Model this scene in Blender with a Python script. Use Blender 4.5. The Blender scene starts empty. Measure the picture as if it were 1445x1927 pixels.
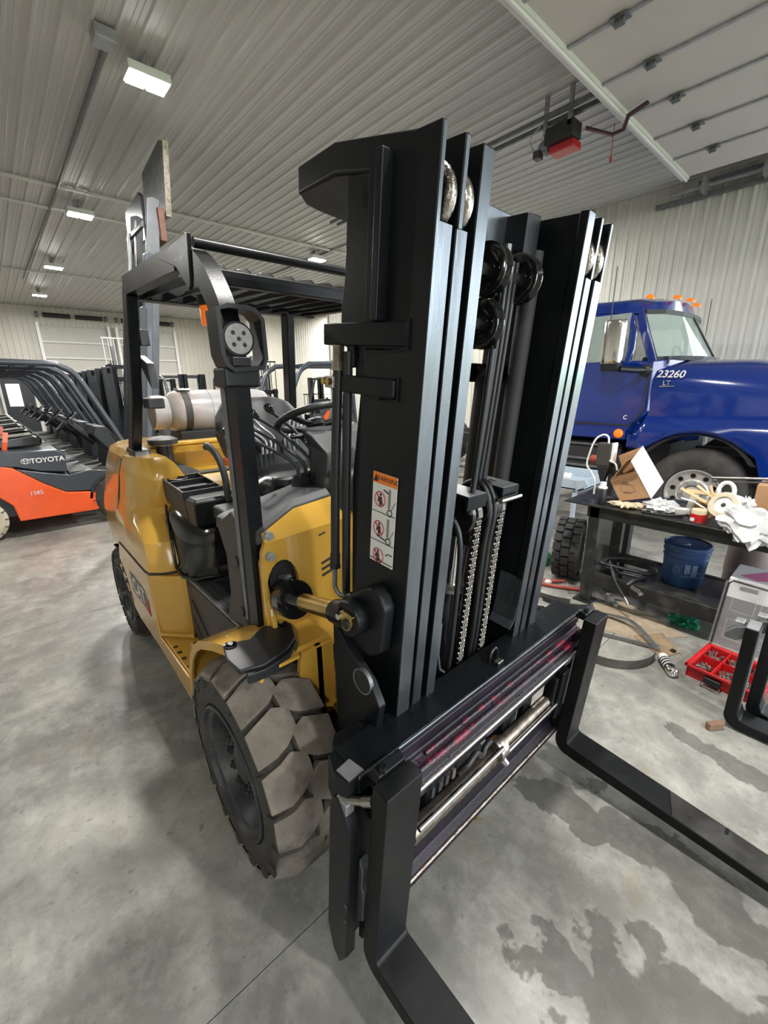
import bpy, bmesh, math, random
from mathutils import Vector, Matrix, Euler
random.seed(7)
S = bpy.context.scene
COL = S.collection
PI = math.pi
# ---------------------------------------------------------------- camera
cam_d = bpy.data.cameras.new('camera')
cam = bpy.data.objects.new('camera', cam_d); COL.objects.link(cam)
def _cam():
    y, p, r = -0.728082127, 0.288734587, 0.0134336595
    cy, sy, cp, sp, cr, sr = math.cos(y), math.sin(y), math.cos(p), math.sin(p), math.cos(r), math.sin(r)
    f = Vector((cy*cp, sy*cp, -sp)); rt = Vector((sy, -cy, 0)); dn = f.cross(rt)
    rt2 = cr*rt + sr*dn; dn2 = -sr*rt + cr*dn
    m = Matrix((rt2, -dn2, -f)).transposed().to_4x4(); m.translation = (0, 0, 1.8)
    return m
cam.matrix_world = _cam()
cam_d.sensor_fit = 'VERTICAL'; cam_d.sensor_height = 36; cam_d.sensor_width = 27
cam_d.lens = 800.4/1927*36; cam_d.clip_start = 0.03; cam_d.clip_end = 500
S.camera = cam
# ---------------------------------------------------------------- world / exposure
wd = bpy.data.worlds.new('world'); S.world = wd; wd.use_nodes = True
wn = wd.node_tree; bg = wn.nodes['Background']
bg.inputs[0].default_value = (0.87, 0.935, 1.0, 1); bg.inputs[1].default_value = 6.0
S.view_settings.view_transform = 'Standard'; S.view_settings.look = 'None'
S.view_settings.gamma = 1; S.view_settings.use_curve_mapping = False
S.view_settings.exposure = 0.50
S.cycles.max_bounces = 8; S.cycles.diffuse_bounces = 4; S.cycles.glossy_bounces = 4
S.cycles.sample_clamp_indirect = 6; S.cycles.caustics_reflective = False; S.cycles.caustics_refractive = False
S.cycles.use_denoising = True
# ---------------------------------------------------------------- materials
MATS = {}
def mat(name, col, rough=0.5, metal=0.0, var=0.0, vscale=6.0, bump=0.0, bscale=60.0, coat=0.0, dirt=None, dscale=3.0, damt=0.5, stretch=None, spec=0.5, rvar=0.0, emit=None, alpha=None, trans=0.0):
    m = bpy.data.materials.new(name); m.use_nodes = True; nt = m.node_tree; N = nt.nodes; L = nt.links
    b = N['Principled BSDF']
    b.inputs['Base Color'].default_value = (*col, 1); b.inputs['Roughness'].default_value = rough
    b.inputs['Metallic'].default_value = metal; b.inputs['Coat Weight'].default_value = coat
    b.inputs['Coat Roughness'].default_value = 0.06; b.inputs['Specular IOR Level'].default_value = spec
    if trans: b.inputs['Transmission Weight'].default_value = trans
    if alpha is not None: b.inputs['Alpha'].default_value = alpha
    if emit: b.inputs['Emission Color'].default_value = (*emit[0], 1); b.inputs['Emission Strength'].default_value = emit[1]
    tc = N.new('ShaderNodeTexCoord'); vec = tc.outputs['Object']
    if stretch:
        mp = N.new('ShaderNodeMapping'); mp.inputs['Scale'].default_value = stretch
        L.new(vec, mp.inputs[0]); vec = mp.outputs[0]
    cur = None
    def noise(sc, det=5, rg=0.6):
        n = N.new('ShaderNodeTexNoise'); n.inputs['Scale'].default_value = sc; n.inputs['Detail'].default_value = det
        n.inputs['Roughness'].default_value = rg; L.new(vec, n.inputs['Vector']); return n
    if var or dirt:
        mx = N.new('ShaderNodeMix'); mx.data_type = 'RGBA'; mx.blend_type = 'MULTIPLY'; mx.inputs[0].default_value = 1
        mx.inputs[6].default_value = (*col, 1)
        n = noise(vscale); r = N.new('ShaderNodeMapRange'); L.new(n.outputs[0], r.inputs[0])
        r.inputs[1].default_value = 0.3; r.inputs[2].default_value = 0.7; r.inputs[3].default_value = 1 - var; r.inputs[4].default_value = 1 + var*0.4
        L.new(r.outputs[0], mx.inputs[7]); cur = mx.outputs[2]
        if rvar:
            r3 = N.new('ShaderNodeMapRange'); L.new(n.outputs[0], r3.inputs[0]); r3.inputs[1].default_value = .3; r3.inputs[2].default_value = .7
            r3.inputs[3].default_value = max(0, rough - rvar); r3.inputs[4].default_value = rough + rvar; L.new(r3.outputs[0], b.inputs['Roughness'])
    if dirt:
        n2 = noise(dscale, 8, 0.65); r2 = N.new('ShaderNodeMapRange'); L.new(n2.outputs[0], r2.inputs[0])
        r2.inputs[1].default_value = 0.5; r2.inputs[2].default_value = 0.66; r2.inputs[3].default_value = 0; r2.inputs[4].default_value = damt
        m2 = N.new('ShaderNodeMix'); m2.data_type = 'RGBA'; L.new(r2.outputs[0], m2.inputs[0]); L.new(cur, m2.inputs[6]); m2.inputs[7].default_value = (*dirt, 1)
        cur = m2.outputs[2]
    if cur: L.new(cur, b.inputs['Base Color'])
    if bump:
        n3 = noise(bscale, 4); bp = N.new('ShaderNodeBump'); bp.inputs['Strength'].default_value = bump; bp.inputs['Distance'].default_value = 0.004
        L.new(n3.outputs[0], bp.inputs['Height']); L.new(bp.outputs[0], b.inputs['Normal'])
    MATS[name] = m; return m
# ---------------------------------------------------------------- mesh building
def ident(p): return p
class MB:
    """collects primitives; coordinates are (x back, u right, z up) and go through tf"""
    def __init__(s, tf=None): s.v = []; s.f = []; s.tf = tf
    def add(s, vs, fs):
        o = len(s.v); s.v += [tuple(v) for v in vs]; s.f += [tuple(i+o for i in f) for f in fs]; return s
    def box(s, a, b):
        x0, y0, z0 = a; x1, y1, z1 = b
        return s.add([(x0,y0,z0),(x1,y0,z0),(x1,y1,z0),(x0,y1,z0),(x0,y0,z1),(x1,y0,z1),(x1,y1,z1),(x0,y1,z1)],
            [(0,3,2,1),(4,5,6,7),(0,1,5,4),(1,2,6,5),(2,3,7,6),(3,0,4,7)])
    def cb(s, c, d, rot=None):
        """centred box, rot = euler degrees"""
        M = Euler([math.radians(q) for q in rot]).to_matrix() if rot else Matrix.Identity(3)
        vs = [Vector(c) + M @ Vector((sx*d[0]/2, sy*d[1]/2, sz*d[2]/2)) for sx, sy, sz in ((-1,-1,-1),(1,-1,-1),(1,1,-1),(-1,1,-1),(-1,-1,1),(1,-1,1),(1,1,1),(-1,1,1))]
        return s.add(vs, [(0,3,2,1),(4,5,6,7),(0,1,5,4),(1,2,6,5),(2,3,7,6),(3,0,4,7)])
    def prism(s, poly, ax, a, b):
        """poly in the two remaining axes (cyclic order kept), extruded along ax from a to b"""
        def P(p, t):
            if ax == 'x': return (t, p[0], p[1])
            if ax == 'u': return (p[0], t, p[1])
            return (p[0], p[1], t)
        n = len(poly)
        vs = [P(p, a) for p in poly] + [P(p, b) for p in poly]
        return s.add(vs, [tuple(range(n))[::-1], tuple(range(n, 2*n))] + [(i, (i+1) % n, (i+1) % n + n, i+n) for i in range(n)])
    def loft(s, rings, caps=True, closed=True):
        n = len(rings[0]); vs = [p for r in rings for p in r]; fs = []
        for k in range(len(rings)-1):
            for i in range(n if closed else n-1):
                j = (i+1) % n; fs.append((k*n+i, k*n+j, (k+1)*n+j, (k+1)*n+i))
        if caps: fs += [tuple(range(n))[::-1], tuple(range((len(rings)-1)*n, len(rings)*n))]
        return s.add(vs, fs)
    def sheet(s, grid, t):
        """grid of points (rows) given thickness t (vector)"""
        t = Vector(t); r, c = len(grid), len(grid[0])
        vs = [Vector(p) for row in grid for p in row]; n = len(vs); vs += [p + t for p in vs]; fs = []
        for i in range(r-1):
            for j in range(c-1):
                q = (i*c+j, i*c+j+1, (i+1)*c+j+1, (i+1)*c+j); fs.append(q); fs.append(tuple(k+n for k in q[::-1]))
        edge = [(0, j) for j in range(c)] + [(i, c-1) for i in range(1, r)] + [(r-1, j) for j in range(c-2, -1, -1)] + [(i, 0) for i in range(r-2, 0, -1)]
        e = [i*c+j for i, j in edge]
        for k in range(len(e)): a, b = e[k], e[(k+1) % len(e)]; fs.append((a, a+n, b+n, b))
        return s.add(vs, fs)
    def frame(s, d):
        d = Vector(d).normalized(); h = Vector((0,0,1)) if abs(d.z) < .9 else Vector((1,0,0))
        a = d.cross(h).normalized(); return a, d.cross(a)
    def cyl(s, p0, p1, r0, r1=None, n=16, caps=True):
        r1 = r0 if r1 is None else r1; p0, p1 = Vector(p0), Vector(p1); a, b = s.frame(p1-p0)
        rg = [[p + (a*math.cos(2*PI*i/n) + b*math.sin(2*PI*i/n))*r for i in range(n)] for p, r in ((p0, r0), (p1, r1))]
        return s.loft(rg, caps)
    def lathe(s, p0, ax, prof, n=24, caps=True):
        """prof = [(t along axis, radius)]"""
        p0 = Vector(p0); d = Vector(ax).normalized(); a, b = s.frame(d)
        return s.loft([[p0 + d*t + (a*math.cos(2*PI*i/n) + b*math.sin(2*PI*i/n))*max(r, 1e-4) for i in range(n)] for t, r in prof], caps)
    def tube(s, pts, r, n=8, closed=False, sm=0):
        pts = [Vector(p) for p in pts]
        if sm: pts = smooth_path(pts, sm, closed)
        m = len(pts); rings = []; pa = None
        for k, p in enumerate(pts):
            if closed: d = pts[(k+1) % m] - pts[k-1]
            else: d = pts[min(k+1, m-1)] - pts[max(k-1, 0)]
            d.normalize()
            if pa is None: a, b = s.frame(d)
            else:
                a = (pa - d*pa.dot(d)); a = a.normalized() if a.length > 1e-6 else s.frame(d)[0]; b = d.cross(a)
            pa = a; rr = r[k*len(r)//m] if isinstance(r, (list, tuple)) else r
            rings.append([p + (a*math.cos(2*PI*i/n) + b*math.sin(2*PI*i/n))*rr for i in range(n)])
        if closed: rings.append(rings[0]); return s.loft(rings, False)
        return s.loft(rings, True)
    def bar(s, pts, w, h, up=(0,0,1), closed=False, sm=0):
        """rectangular section swept along pts, h along up"""
        pts = [Vector(p) for p in pts]
        if sm: pts = smooth_path(pts, sm, closed)
        m = len(pts); rings = []; up = Vector(up)
        for k, p in enumerate(pts):
            d = (pts[(k+1) % m] - pts[k-1]) if closed else pts[min(k+1, m-1)] - pts[max(k-1, 0)]
            d.normalize(); a = d.cross(up).normalized(); b = a.cross(d)
            rings.append([p + a*sx*w/2 + b*sy*h/2 for sx, sy in ((-1,-1),(1,-1),(1,1),(-1,1))])
        if closed: rings.append(rings[0]); return s.loft(rings, False)
        return s.loft(rings, True)
    def ball(s, c, r, n=12, sc=(1,1,1)):
        c = Vector(c); rg = []
        for k in range(1, n//2):
            t = PI*k/(n//2); rg.append([c + Vector((math.sin(t)*math.cos(2*PI*i/n)*sc[0], math.sin(t)*math.sin(2*PI*i/n)*sc[1], math.cos(t)*sc[2]))*r for i in range(n)])
        o = len(s.v); s.loft(rg, True); return s
    def build(s, name, m, parent=None, bevel=0, smooth=None, seg=2, **props):
        me = bpy.data.meshes.new(name); tf = s.tf or ident
        vs = []
        for v in s.v:
            x, u, z = tf(v); vs.append((x, -u, z))
        me.from_pydata(vs, [], s.f); bm = bmesh.new(); bm.from_mesh(me)
        bmesh.ops.recalc_face_normals(bm, faces=bm.faces); bm.to_mesh(me); bm.free()
        me.materials.append(MATS[m] if isinstance(m, str) else m)
        o = bpy.data.objects.new(name, me); COL.objects.link(o)
        if smooth: me.shade_smooth(); me.set_sharp_from_angle(angle=math.radians(smooth))
        if bevel:
            md = o.modifiers.new('bevel', 'BEVEL'); md.width = bevel; md.segments = seg; md.limit_method = 'ANGLE'; md.angle_limit = math.radians(35)
            if not smooth: me.shade_smooth(); me.set_sharp_from_angle(angle=math.radians(30))
            md.harden_normals = True
        if parent: attach(o, parent)
        for k, v in props.items(): o[k] = v
        return o
def smooth_path(pts, n, closed=False):
    out = []; m = len(pts)
    for i in range(m if closed else m-1):
        p1, p2 = pts[i], pts[(i+1) % m]
        p0 = pts[i-1] if (closed or i > 0) else p1*2-p2; p3 = pts[(i+2) % m] if (closed or i+2 < m) else p2*2-p1
        for k in range(n):
            t = k/n; out.append(0.5*((2*p1) + (p2-p0)*t + (2*p0-5*p1+4*p2-p3)*t*t + (3*p1-p0-3*p2+p3)*t**3))
    if not closed: out.append(pts[-1])
    return out
def _wm(o):
    m = o.matrix_basis.copy()
    while o.parent: m = o.matrix_parent_inverse @ m; o = o.parent; m = o.matrix_basis @ m
    return m
def attach(o, parent):
    o.parent = parent; o.matrix_parent_inverse = _wm(parent).inverted()
def thing(name, label, cat, loc=(0,0,0), group=None):
    """an Empty at the base; loc is (x, u, z)"""
    o = bpy.data.objects.new(name, None); COL.objects.link(o); o.location = (loc[0], -loc[1], loc[2]); o.empty_display_size = .1
    return tag(o, label, cat, group)
def tag(o, label, cat, group=None):
    o['label'] = label; o['category'] = cat
    if group: o['group'] = group
    return o
def struct(o): o['kind'] = 'structure'; return o
def dup(root, delta, label=None, name=None):
    """copy of a thing with all its parts, moved by delta (x,u,z)"""
    def rec(o, par):
        c = o.copy(); COL.objects.link(c)
        if par: c.parent = par; c.matrix_parent_inverse = o.matrix_parent_inverse.copy()
        for ch in list(o.children): rec(ch, c)
        return c
    c = rec(root, None); c.location = Vector(root.location) + Vector((delta[0], -delta[1], delta[2]))
    if label: c['label'] = label
    return c
def text_mesh(name, s, size, m, parent, M, depth=0.0015, italic=0.0, align='CENTER', offset=0.0):
    """lettering as a mesh; M = 4x4 placing the text plane in world space"""
    cu = bpy.data.curves.new(name, 'FONT'); cu.body = s; cu.size = size; cu.extrude = depth; cu.align_x = align; cu.align_y = 'CENTER'; cu.shear = italic; cu.offset = offset
    t = bpy.data.objects.new(name, cu); COL.objects.link(t)
    dg = bpy.context.evaluated_depsgraph_get(); me = bpy.data.meshes.new_from_object(t.evaluated_get(dg)); bpy.data.objects.remove(t)
    me.transform(M); me.materials.clear(); me.materials.append(MATS[m]); o = bpy.data.objects.new(name, me); COL.objects.link(o)
    if parent: attach(o, parent)
    return o
def plane_m(o, ex, ey):
    """matrix from origin and two in-plane axes, all given as (x,u,z)"""
    c = lambda p: Vector((p[0], -p[1], p[2]))
    o, ex, ey = c(o), c(ex).normalized(), c(ey).normalized(); ez = ex.cross(ey)
    return Matrix((( ex.x, ey.x, ez.x, o.x), (ex.y, ey.y, ez.y, o.y), (ex.z, ey.z, ez.z, o.z), (0,0,0,1)))
def arc(cx, cz, r, a0, a1, n): return [(cx + r*math.cos(math.radians(a0+(a1-a0)*i/n)), cz + r*math.sin(math.radians(a0+(a1-a0)*i/n))) for i in range(n+1)]
# ---------------------------------------------------------------- palette
mat('wall_steel', (0.66,0.645,0.58), .42, 0, .06, 1.5)
mat('ceil_steel', (0.54,0.54,0.52), .38, 0, .08, 1.2, stretch=(.4,2,1))
mat('trim_white', (0.66,0.66,0.63), .5, 0, .1, 3)
mat('panel_beige', (0.60,0.565,0.52), .55, 0, .05, 2)
mat('door_grey', (0.50,0.50,0.46), .55, 0, .06, 2)
mat('galv', (0.42,0.43,0.44), .4, .6, .25, 12)
mat('galv_dark', (0.20,0.21,0.22), .45, .6, .3, 12)
mat('black_plastic', (0.011,0.012,0.0135), .42, 0, .2, 20)
mat('black_matte', (0.022,0.022,0.023), .7, 0, .25, 8, .3, 90)
mat('black_gloss', (0.008,0.0085,0.009), .12, 0, coat=.3)
mat('mast_paint', (0.0065,0.0078,0.0095), .33, 0, .25, 7, .12, 140, rvar=.06, spec=.24)
mat('blade_steel', (.085,.082,.080), .36, .75, .4, 9, .2, 60, rvar=.1)
mat('mast_face', (0.20,0.225,0.25), .25, .9, .18, 9, .12, 70, stretch=(1,1,.15), rvar=.08)
mat('fork_paint', (0.006,0.0068,0.0072), .42, 0, .3, 10, .15, 60, dirt=(.03,.03,.028), dscale=12, damt=.12, rvar=.08, spec=.22)
mat('yellow', (0.57,0.325,0.052), .20, 0, .06, 2, coat=.5)
mat('yellow_flat', (0.55,0.32,0.055), .35, 0, .08, 5)
mat('yellow_bright', (0.66,0.42,0.06), .3, 0, .05, 3, coat=.3)
mat('grey_plastic', (0.029,0.031,0.034), .48, 0, .12, 8, .3, 250)
mat('step_grey', (0.046,0.043,0.039), .55, 0, .15, 5, .3, 200)
mat('rubber', (0.030,0.028,0.025), .72, 0, .35, 4, .5, 70, dirt=(.10,.085,.065), dscale=5, damt=.7)
mat('tread', (0.20,0.175,0.145), .75, 0, .35, 9, .5, 60, dirt=(.05,.045,.04), dscale=8, damt=.7)
mat('side_rubber', (0.034,0.031,0.028), .7, 0, .3, 5, .4, 80, dirt=(.085,.075,.06), dscale=4, damt=.6)
mat('rim_grey', (0.026,0.031,0.037), .45, .1, .3, 8, dirt=(.10,.095,.085), dscale=9, damt=.5)
mat('chrome', (0.78,0.77,0.76), .10, 1, .1, 20)
mat('steel', (0.50,0.47,0.44), .3, 1, .3, 25, .3, 120)
mat('steel_worn', (0.36,0.31,0.26), .35, .9, .4, 30, .5, 90, dirt=(.10,.06,.04), dscale=14, damt=.6)
mat('roller_steel', (0.42,0.39,0.34), .22, 1, .5, 35, .6, 60, dirt=(.03,.028,.025), dscale=12, damt=.95)
mat('cut_steel', (0.32,0.32,0.33), .35, .5, .15, 30)
mat('brass', (0.58,0.43,0.16), .28, 1, .25, 15)
mat('chain_steel', (0.20,0.18,0.155), .36, 1, .35, 60)
mat('grease', (0.016,0.006,0.014), .2, 0, .5, 40, .6, 160, coat=.2, dirt=(.30,.005,.035), dscale=16, damt=.75)
mat('grease_dark', (0.006,0.004,0.008), .38, 0, .4, 25, .3, 110, spec=.35, dirt=(.020,.007,.026), dscale=9, damt=.6)
mat('orange', (0.90,0.105,0.012), .33, 0, .08, 3, coat=.3, dirt=(.6,.09,.02), dscale=9, damt=.3)
mat('lens_orange', (1.0,0.20,0.01), .25, 0, emit=((1,.2,.02),.25))
mat('slate', (0.045,0.053,0.066), .33, 0, .15, 4, coat=.2)
mat('slate_dark', (0.020,0.024,0.030), .4, 0, .2, 6)
mat('white', (0.80,0.80,0.79), .35, 0, .05, 4)
mat('tank_white', (0.40,0.385,0.385), .28, 0, .08, 5, dirt=(.36,.21,.10), dscale=5, damt=.5)
mat('wheel_cream', (0.62,0.56,0.42), .65, 0, .15, 7, .3, 60)
mat('label_white', (0.72,0.72,0.70), .5)
mat('label_orange', (0.85,0.22,0.03), .5)
mat('decal_grey', (.10,.09,.08), .4)
mat('ink', (0.01,0.01,0.01), .5)
mat('ink_red', (0.45,0.01,0.02), .5)
mat('blue', (0.003,0.024,0.19), .16, 0, .12, 2, coat=.8)
mat('blue_dark', (0.006,0.016,0.09), .3, 0, .15, 3)
mat('glass', (0.55,0.66,0.60), .04, 0, alpha=.34)
mat('lamp_glow', (1,1,1), .5, emit=((1,.98,.93),40))
mat('window_glow', (1,1,1), .5, var=.3, vscale=3, emit=((1,.95,.62),1.6))
mat('wood_white', (0.70,0.66,0.55), .6)
mat('soil', (0.30,0.26,0.22), .9, 0, .3, 2)
mat('grass', (0.14,0.30,0.05), .9, 0, .4, 3)
# concrete floor: cement grey with blotches, drying water and oil spots
def floor_mat():
    m = bpy.data.materials.new('concrete'); m.use_nodes = True; nt = m.node_tree; N = nt.nodes; L = nt.links; b = N['Principled BSDF']
    tc = N.new('ShaderNodeTexCoord'); v = tc.outputs['Object']
    def noise(sc, det=6, rg=.6, dist=0):
        n = N.new('ShaderNodeTexNoise'); n.inputs['Scale'].default_value = sc; n.inputs['Detail'].default_value = det; n.inputs['Roughness'].default_value = rg; n.inputs['Distortion'].default_value = dist; L.new(v, n.inputs['Vector']); return n.outputs[0]
    def rng(s, a, c, lo, hi):
        r = N.new('ShaderNodeMapRange'); L.new(s, r.inputs[0]); r.inputs[1].default_value = a; r.inputs[2].default_value = c; r.inputs[3].default_value = lo; r.inputs[4].default_value = hi; return r.outputs[0]
    def mix(f, a, c, bl='MIX'):
        x = N.new('ShaderNodeMix'); x.data_type = 'RGBA'; x.blend_type = bl
        for s, k in ((f,0),(a,6),(c,7)):
            if hasattr(s, 'links') or hasattr(s, 'is_linked'): L.new(s, x.inputs[k])
            elif isinstance(s, tuple): x.inputs[k].default_value = (*s, 1)
            else: x.inputs[k].default_value = s
        return x.outputs[2]
    def math_(op, a, c):
        x = N.new('ShaderNodeMath'); x.operation = op
        for s, k in ((a,0),(c,1)):
            if isinstance(s, (int, float)): x.inputs[k].default_value = s
            else: L.new(s, x.inputs[k])
        return x.outputs[0]
    c = mix(rng(noise(.9, 8, .66, .4), .38, .62, 0, 1), (.130,.131,.118), (.330,.323,.288))
    c = mix(rng(noise(.35, 3, .5), .42, .62, 0, .45), c, (.16,.158,.14))
    c = mix(rng(noise(6, 8, .72), .45, .66, 0, .6), c, (.42,.415,.38))
    c = mix(rng(noise(3.3, 7, .7, .8), .50, .64, 0, .5), c, (.155,.155,.145))
    c = mix(rng(noise(26, 6, .7, .5), .58, .70, 0, .55), c, (.12,.118,.108))
    c = mix(rng(noise(2.2, 6, .7, 1.2), .60, .68, 0, .3), c, (.24,.17,.10))
    # wet patches around the forks of the truck, fading away from them
    def patch(cx, cy, sx, sy, rot, nsc, lo, hi):
        mp = N.new('ShaderNodeMapping'); mp.vector_type = 'TEXTURE'; mp.inputs['Location'].default_value = (cx, cy, 0); mp.inputs['Rotation'].default_value = (0,0,rot); mp.inputs['Scale'].default_value = (sx, sy, 1); L.new(v, mp.inputs[0])
        ln = N.new('ShaderNodeVectorMath'); ln.operation = 'LENGTH'; L.new(mp.outputs[0], ln.inputs[0])
        return math_('ADD', ln.outputs['Value'], rng(noise(nsc, 4, .55), .3, .7, -.55, .55))
    wet = None
    for a in ((.15,-1.62,.5,.13,-.1,5),(.55,-1.52,.25,.10,.2,6),(-.05,-1.15,.45,.22,.5,5),(.10,-2.35,.34,.07,-.2,7),(.3,-1.0,.12,.09,0,9),(1.05,-3.75,.5,.22,.6,5)):
        p = rng(patch(*a, 0, 0), .80, .90, 1, 0); wet = p if wet is None else math_('MAXIMUM', wet, p)
    c = mix(math_('MULTIPLY', wet, .62), c, (.075,.072,.064))
    spots = rng(noise(14, 5, .55), .66, .70, 0, .5); c = mix(spots, c, (.09,.088,.08))
    L.new(c, b.inputs['Base Color'])
    r = rng(noise(5, 6, .6), .35, .65, .30, .52); r = math_('SUBTRACT', r, math_('MULTIPLY', wet, .18)); L.new(r, b.inputs['Roughness'])
    bp = N.new('ShaderNodeBump'); bp.inputs['Strength'].default_value = .12; bp.inputs['Distance'].default_value = .01; L.new(noise(9, 8, .7), bp.inputs['Height']); L.new(bp.outputs[0], b.inputs['Normal'])
    MATS['concrete'] = m
floor_mat()
# ---------------------------------------------------------------- room: x -7..23, u -8..9.4, ceiling 5
ZC = 5.0
base = struct(MB().box((-7.2,-8.2,-.30),(23.2,12.2,-.06)).build('floor', 'concrete'))
xs = [-7.2, -3.1, .94, 4.05, 8.1, 12.2, 16.3, 23.2]; us = [-8.2, -3.2, 5.05, 9.2, 12.2]
for i in range(len(xs)-1):
    for j in range(len(us)-1):
        MB().box((xs[i]+.002, us[j]+.002, -.08), (xs[i+1]-.002, us[j+1]-.002, 0)).build('concrete_slab', 'concrete', base)
def ribbed(o, e1, e2, nr, W, H, parent, m='wall_steel', p=.2, name='wall_panel', h=.030):
    """steel sheet: pattern along e1, length along e2, ribs stand out along nr"""
    o, e1, e2, nr = Vector(o), Vector(e1), Vector(e2), Vector(nr); pts = []; n = max(1, int(round(W/p))); p = W/n
    for k in range(n):
        a = k*p; pts += [(a, 0), (a+p*.22, 0), (a+p*.26, h*.22), (a+p*.30, 0), (a+p*.46, 0), (a+p*.50, h*.22), (a+p*.54, 0), (a+p*.72, 0), (a+p*.80, h), (a+p*.92, h)]
    pts.append((W, 0)); mb = MB()
    mb.sheet([[o + e1*a + nr*t for a, t in pts], [o + e1*a + nr*t + e2*H for a, t in pts]], -nr*.03)
    return mb.build(name, m, parent)
def wall(name, o, e1, nr, W, H, z0=0, pw=.8):
    root = None; k = 0; o = Vector(o); e1 = Vector(e1)
    q = o - Vector(nr)*.12; q2 = o + e1*W - Vector(nr)*.04; a = [min(q[i], q2[i]) for i in (0,1)]; c = [max(q[i], q2[i]) for i in (0,1)]
    root = struct(MB().box((a[0], a[1], z0), (c[0], c[1], z0+H+.07)).build(name, 'wall_steel'))
    while k*pw < W - .01:
        w = min(pw, W-k*pw); ribbed(o + e1*(k*pw) + Vector((0,0,z0)), e1, (0,0,1), nr, w, H, root); k += 1
    return root
# ceiling: sheets in two runs along x
cl = struct(MB().box((-7.2,-8.2,ZC+.04),(23.2,12.2,ZC+.14)).build('ceiling', 'ceil_steel'))
k = 0
while -8 + k*.8 < 12:
    for x0, x1 in ((-7.1, 9.6), (9.6, 23.1)):
        ribbed((x0, -8+k*.8, ZC+.02), (0,1,0), (1,0,0), (0,0,-1), .8, x1-x0-.01, cl, 'ceil_steel', .2, 'ceiling_panel', .022)
    k += 1
for i, x in enumerate((9.6, 10.75, 16.4)):
    struct(MB().box((x-.03, -8, ZC-.035), (x+.03, 9.4, ZC-.005)).build('trim_%d' % (i+1), 'trim_white'))
# right wall with the open dock door out of frame, then the alcove beyond it
wall('wall_right', (1.1, 9.4, 0), (1,0,0), (0,-1,0), 12.3, ZC)
wall('wall_right_front', (-7, 9.4, 0), (1,0,0), (0,-1,0), 1.4, ZC)
wall('wall_right_header', (-5.6, 9.4, 0), (1,0,0), (0,-1,0), 6.7, .8, 4.2)
wall('wall_alcove_side', (13.4, 11.8, 0), (1,0,0), (0,-1,0), 6.2, ZC)
wall('wall_alcove_return', (19.6, 9.4, 0), (0,1,0), (-1,0,0), 2.4, ZC)
struct(MB().box((13.3, 9.4, 0), (13.42, 11.9, ZC)).build('wall_alcove_front', 'wall_steel'))
wall('wall_right_far', (19.6, 9.4, 0), (1,0,0), (0,-1,0), 3.4, ZC)
wall('wall_back', (23, -8, 0), (0,1,0), (-1,0,0), 17.4, ZC)
wall('wall_left', (-7, -8, 0), (1,0,0), (0,1,0), 30, ZC)
wall('wall_front_left', (-7, -8, 0), (0,1,0), (1,0,0), 7.0, ZC)
wall('wall_front_right', (-7, 9.0, 0), (0,1,0), (1,0,0), .4, ZC)
wall('wall_front_header', (-7, -1, 0), (0,1,0), (1,0,0), 10.0, .8, 4.2)
struct(MB().box((19.5, 9.3, 0), (19.62, 9.42, ZC)).build('trim_4', 'trim_white'))
struct(MB().box((15.95, 11.62, 0), (16.1, 11.8, ZC)).build('trim_5', 'trim_white'))
# ground outside the open doors
struct(MB().box((-60,-40,-.32),(-7.25,60,-.2)).box((-7.2,12.25,-.32),(60,60,-.2)).build('ground_gravel', 'soil'))
struct(MB().box((-60,24,-.2),(60,60,-.12)).box((-60,-40,-.2),(-22,24,-.12)).build('ground_grass', 'grass'))
for nm, p, r, sx, sy in (('daylight_right', (-2.3, 9.3, 2.1), (1,0,0), 6.6, 4.2), ('daylight_front', (-6.9, 4.0, 2.1), (0,1,0), 10.0, 4.2)):
    ld = bpy.data.lights.new(nm, 'AREA'); ld.shape = 'RECTANGLE'; ld.size = sx; ld.size_y = sy; ld.cycles.is_portal = True
    lo = bpy.data.objects.new(nm, ld); COL.objects.link(lo); lo.location = (p[0], -p[1], p[2])
    lo.rotation_euler = (PI/2, 0, PI) if nm == 'daylight_right' else (PI/2, 0, -PI/2)
    # portal normals look into the hall
    lo.rotation_euler = (-PI/2, 0, 0) if False else lo.rotation_euler
# ---------------------------------------------------------------- back doors
def back_door(n, u0, u1, z1):
    x = 22.93; root = struct(MB().box((x-.02, u0, 0), (x+.06, u1, z1)).build('door_%d' % n, 'door_grey'))
    H = z1/7
    for k in range(7):
        MB().box((x-.07, u0+.05, k*H+.01), (x-.02, u1-.05, (k+1)*H-.01)).build('door_panel', 'door_grey', root, bevel=.01)
        if k: MB().box((x-.13, u0+.02, k*H-.035), (x-.07, u1-.02, k*H+.035)).build('strut', 'trim_white', root)
    for u, s in ((u0, 1), (u1, -1)):
        MB().box((x-.20, u-.05, 0), (x-.10, u+.05, z1+.1)).build('door_track', 'white', root)
    MB().cyl((x-.2, u0, z1+.38), (x-.2, u1, z1+.38), .025).build('torsion_shaft', 'galv', root)
    for a, b in ((.10,.47),(.54,.93)):
        MB().cyl((x-.2, u0+(u1-u0)*a, z1+.38), (x-.2, u0+(u1-u0)*b, z1+.38), .085, n=14).build('torsion_spring', 'black_matte', root)
    for u in (u0+.05, u1-.05): MB().cyl((x-.2, u-.05, z1+.38), (x-.2, u+.05, z1+.38), .11, n=14).build('cable_drum', 'galv_dark', root)
back_door(1, 2.0, 4.45, 4.3); back_door(2, 4.75, 7.15, 4.3)
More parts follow.
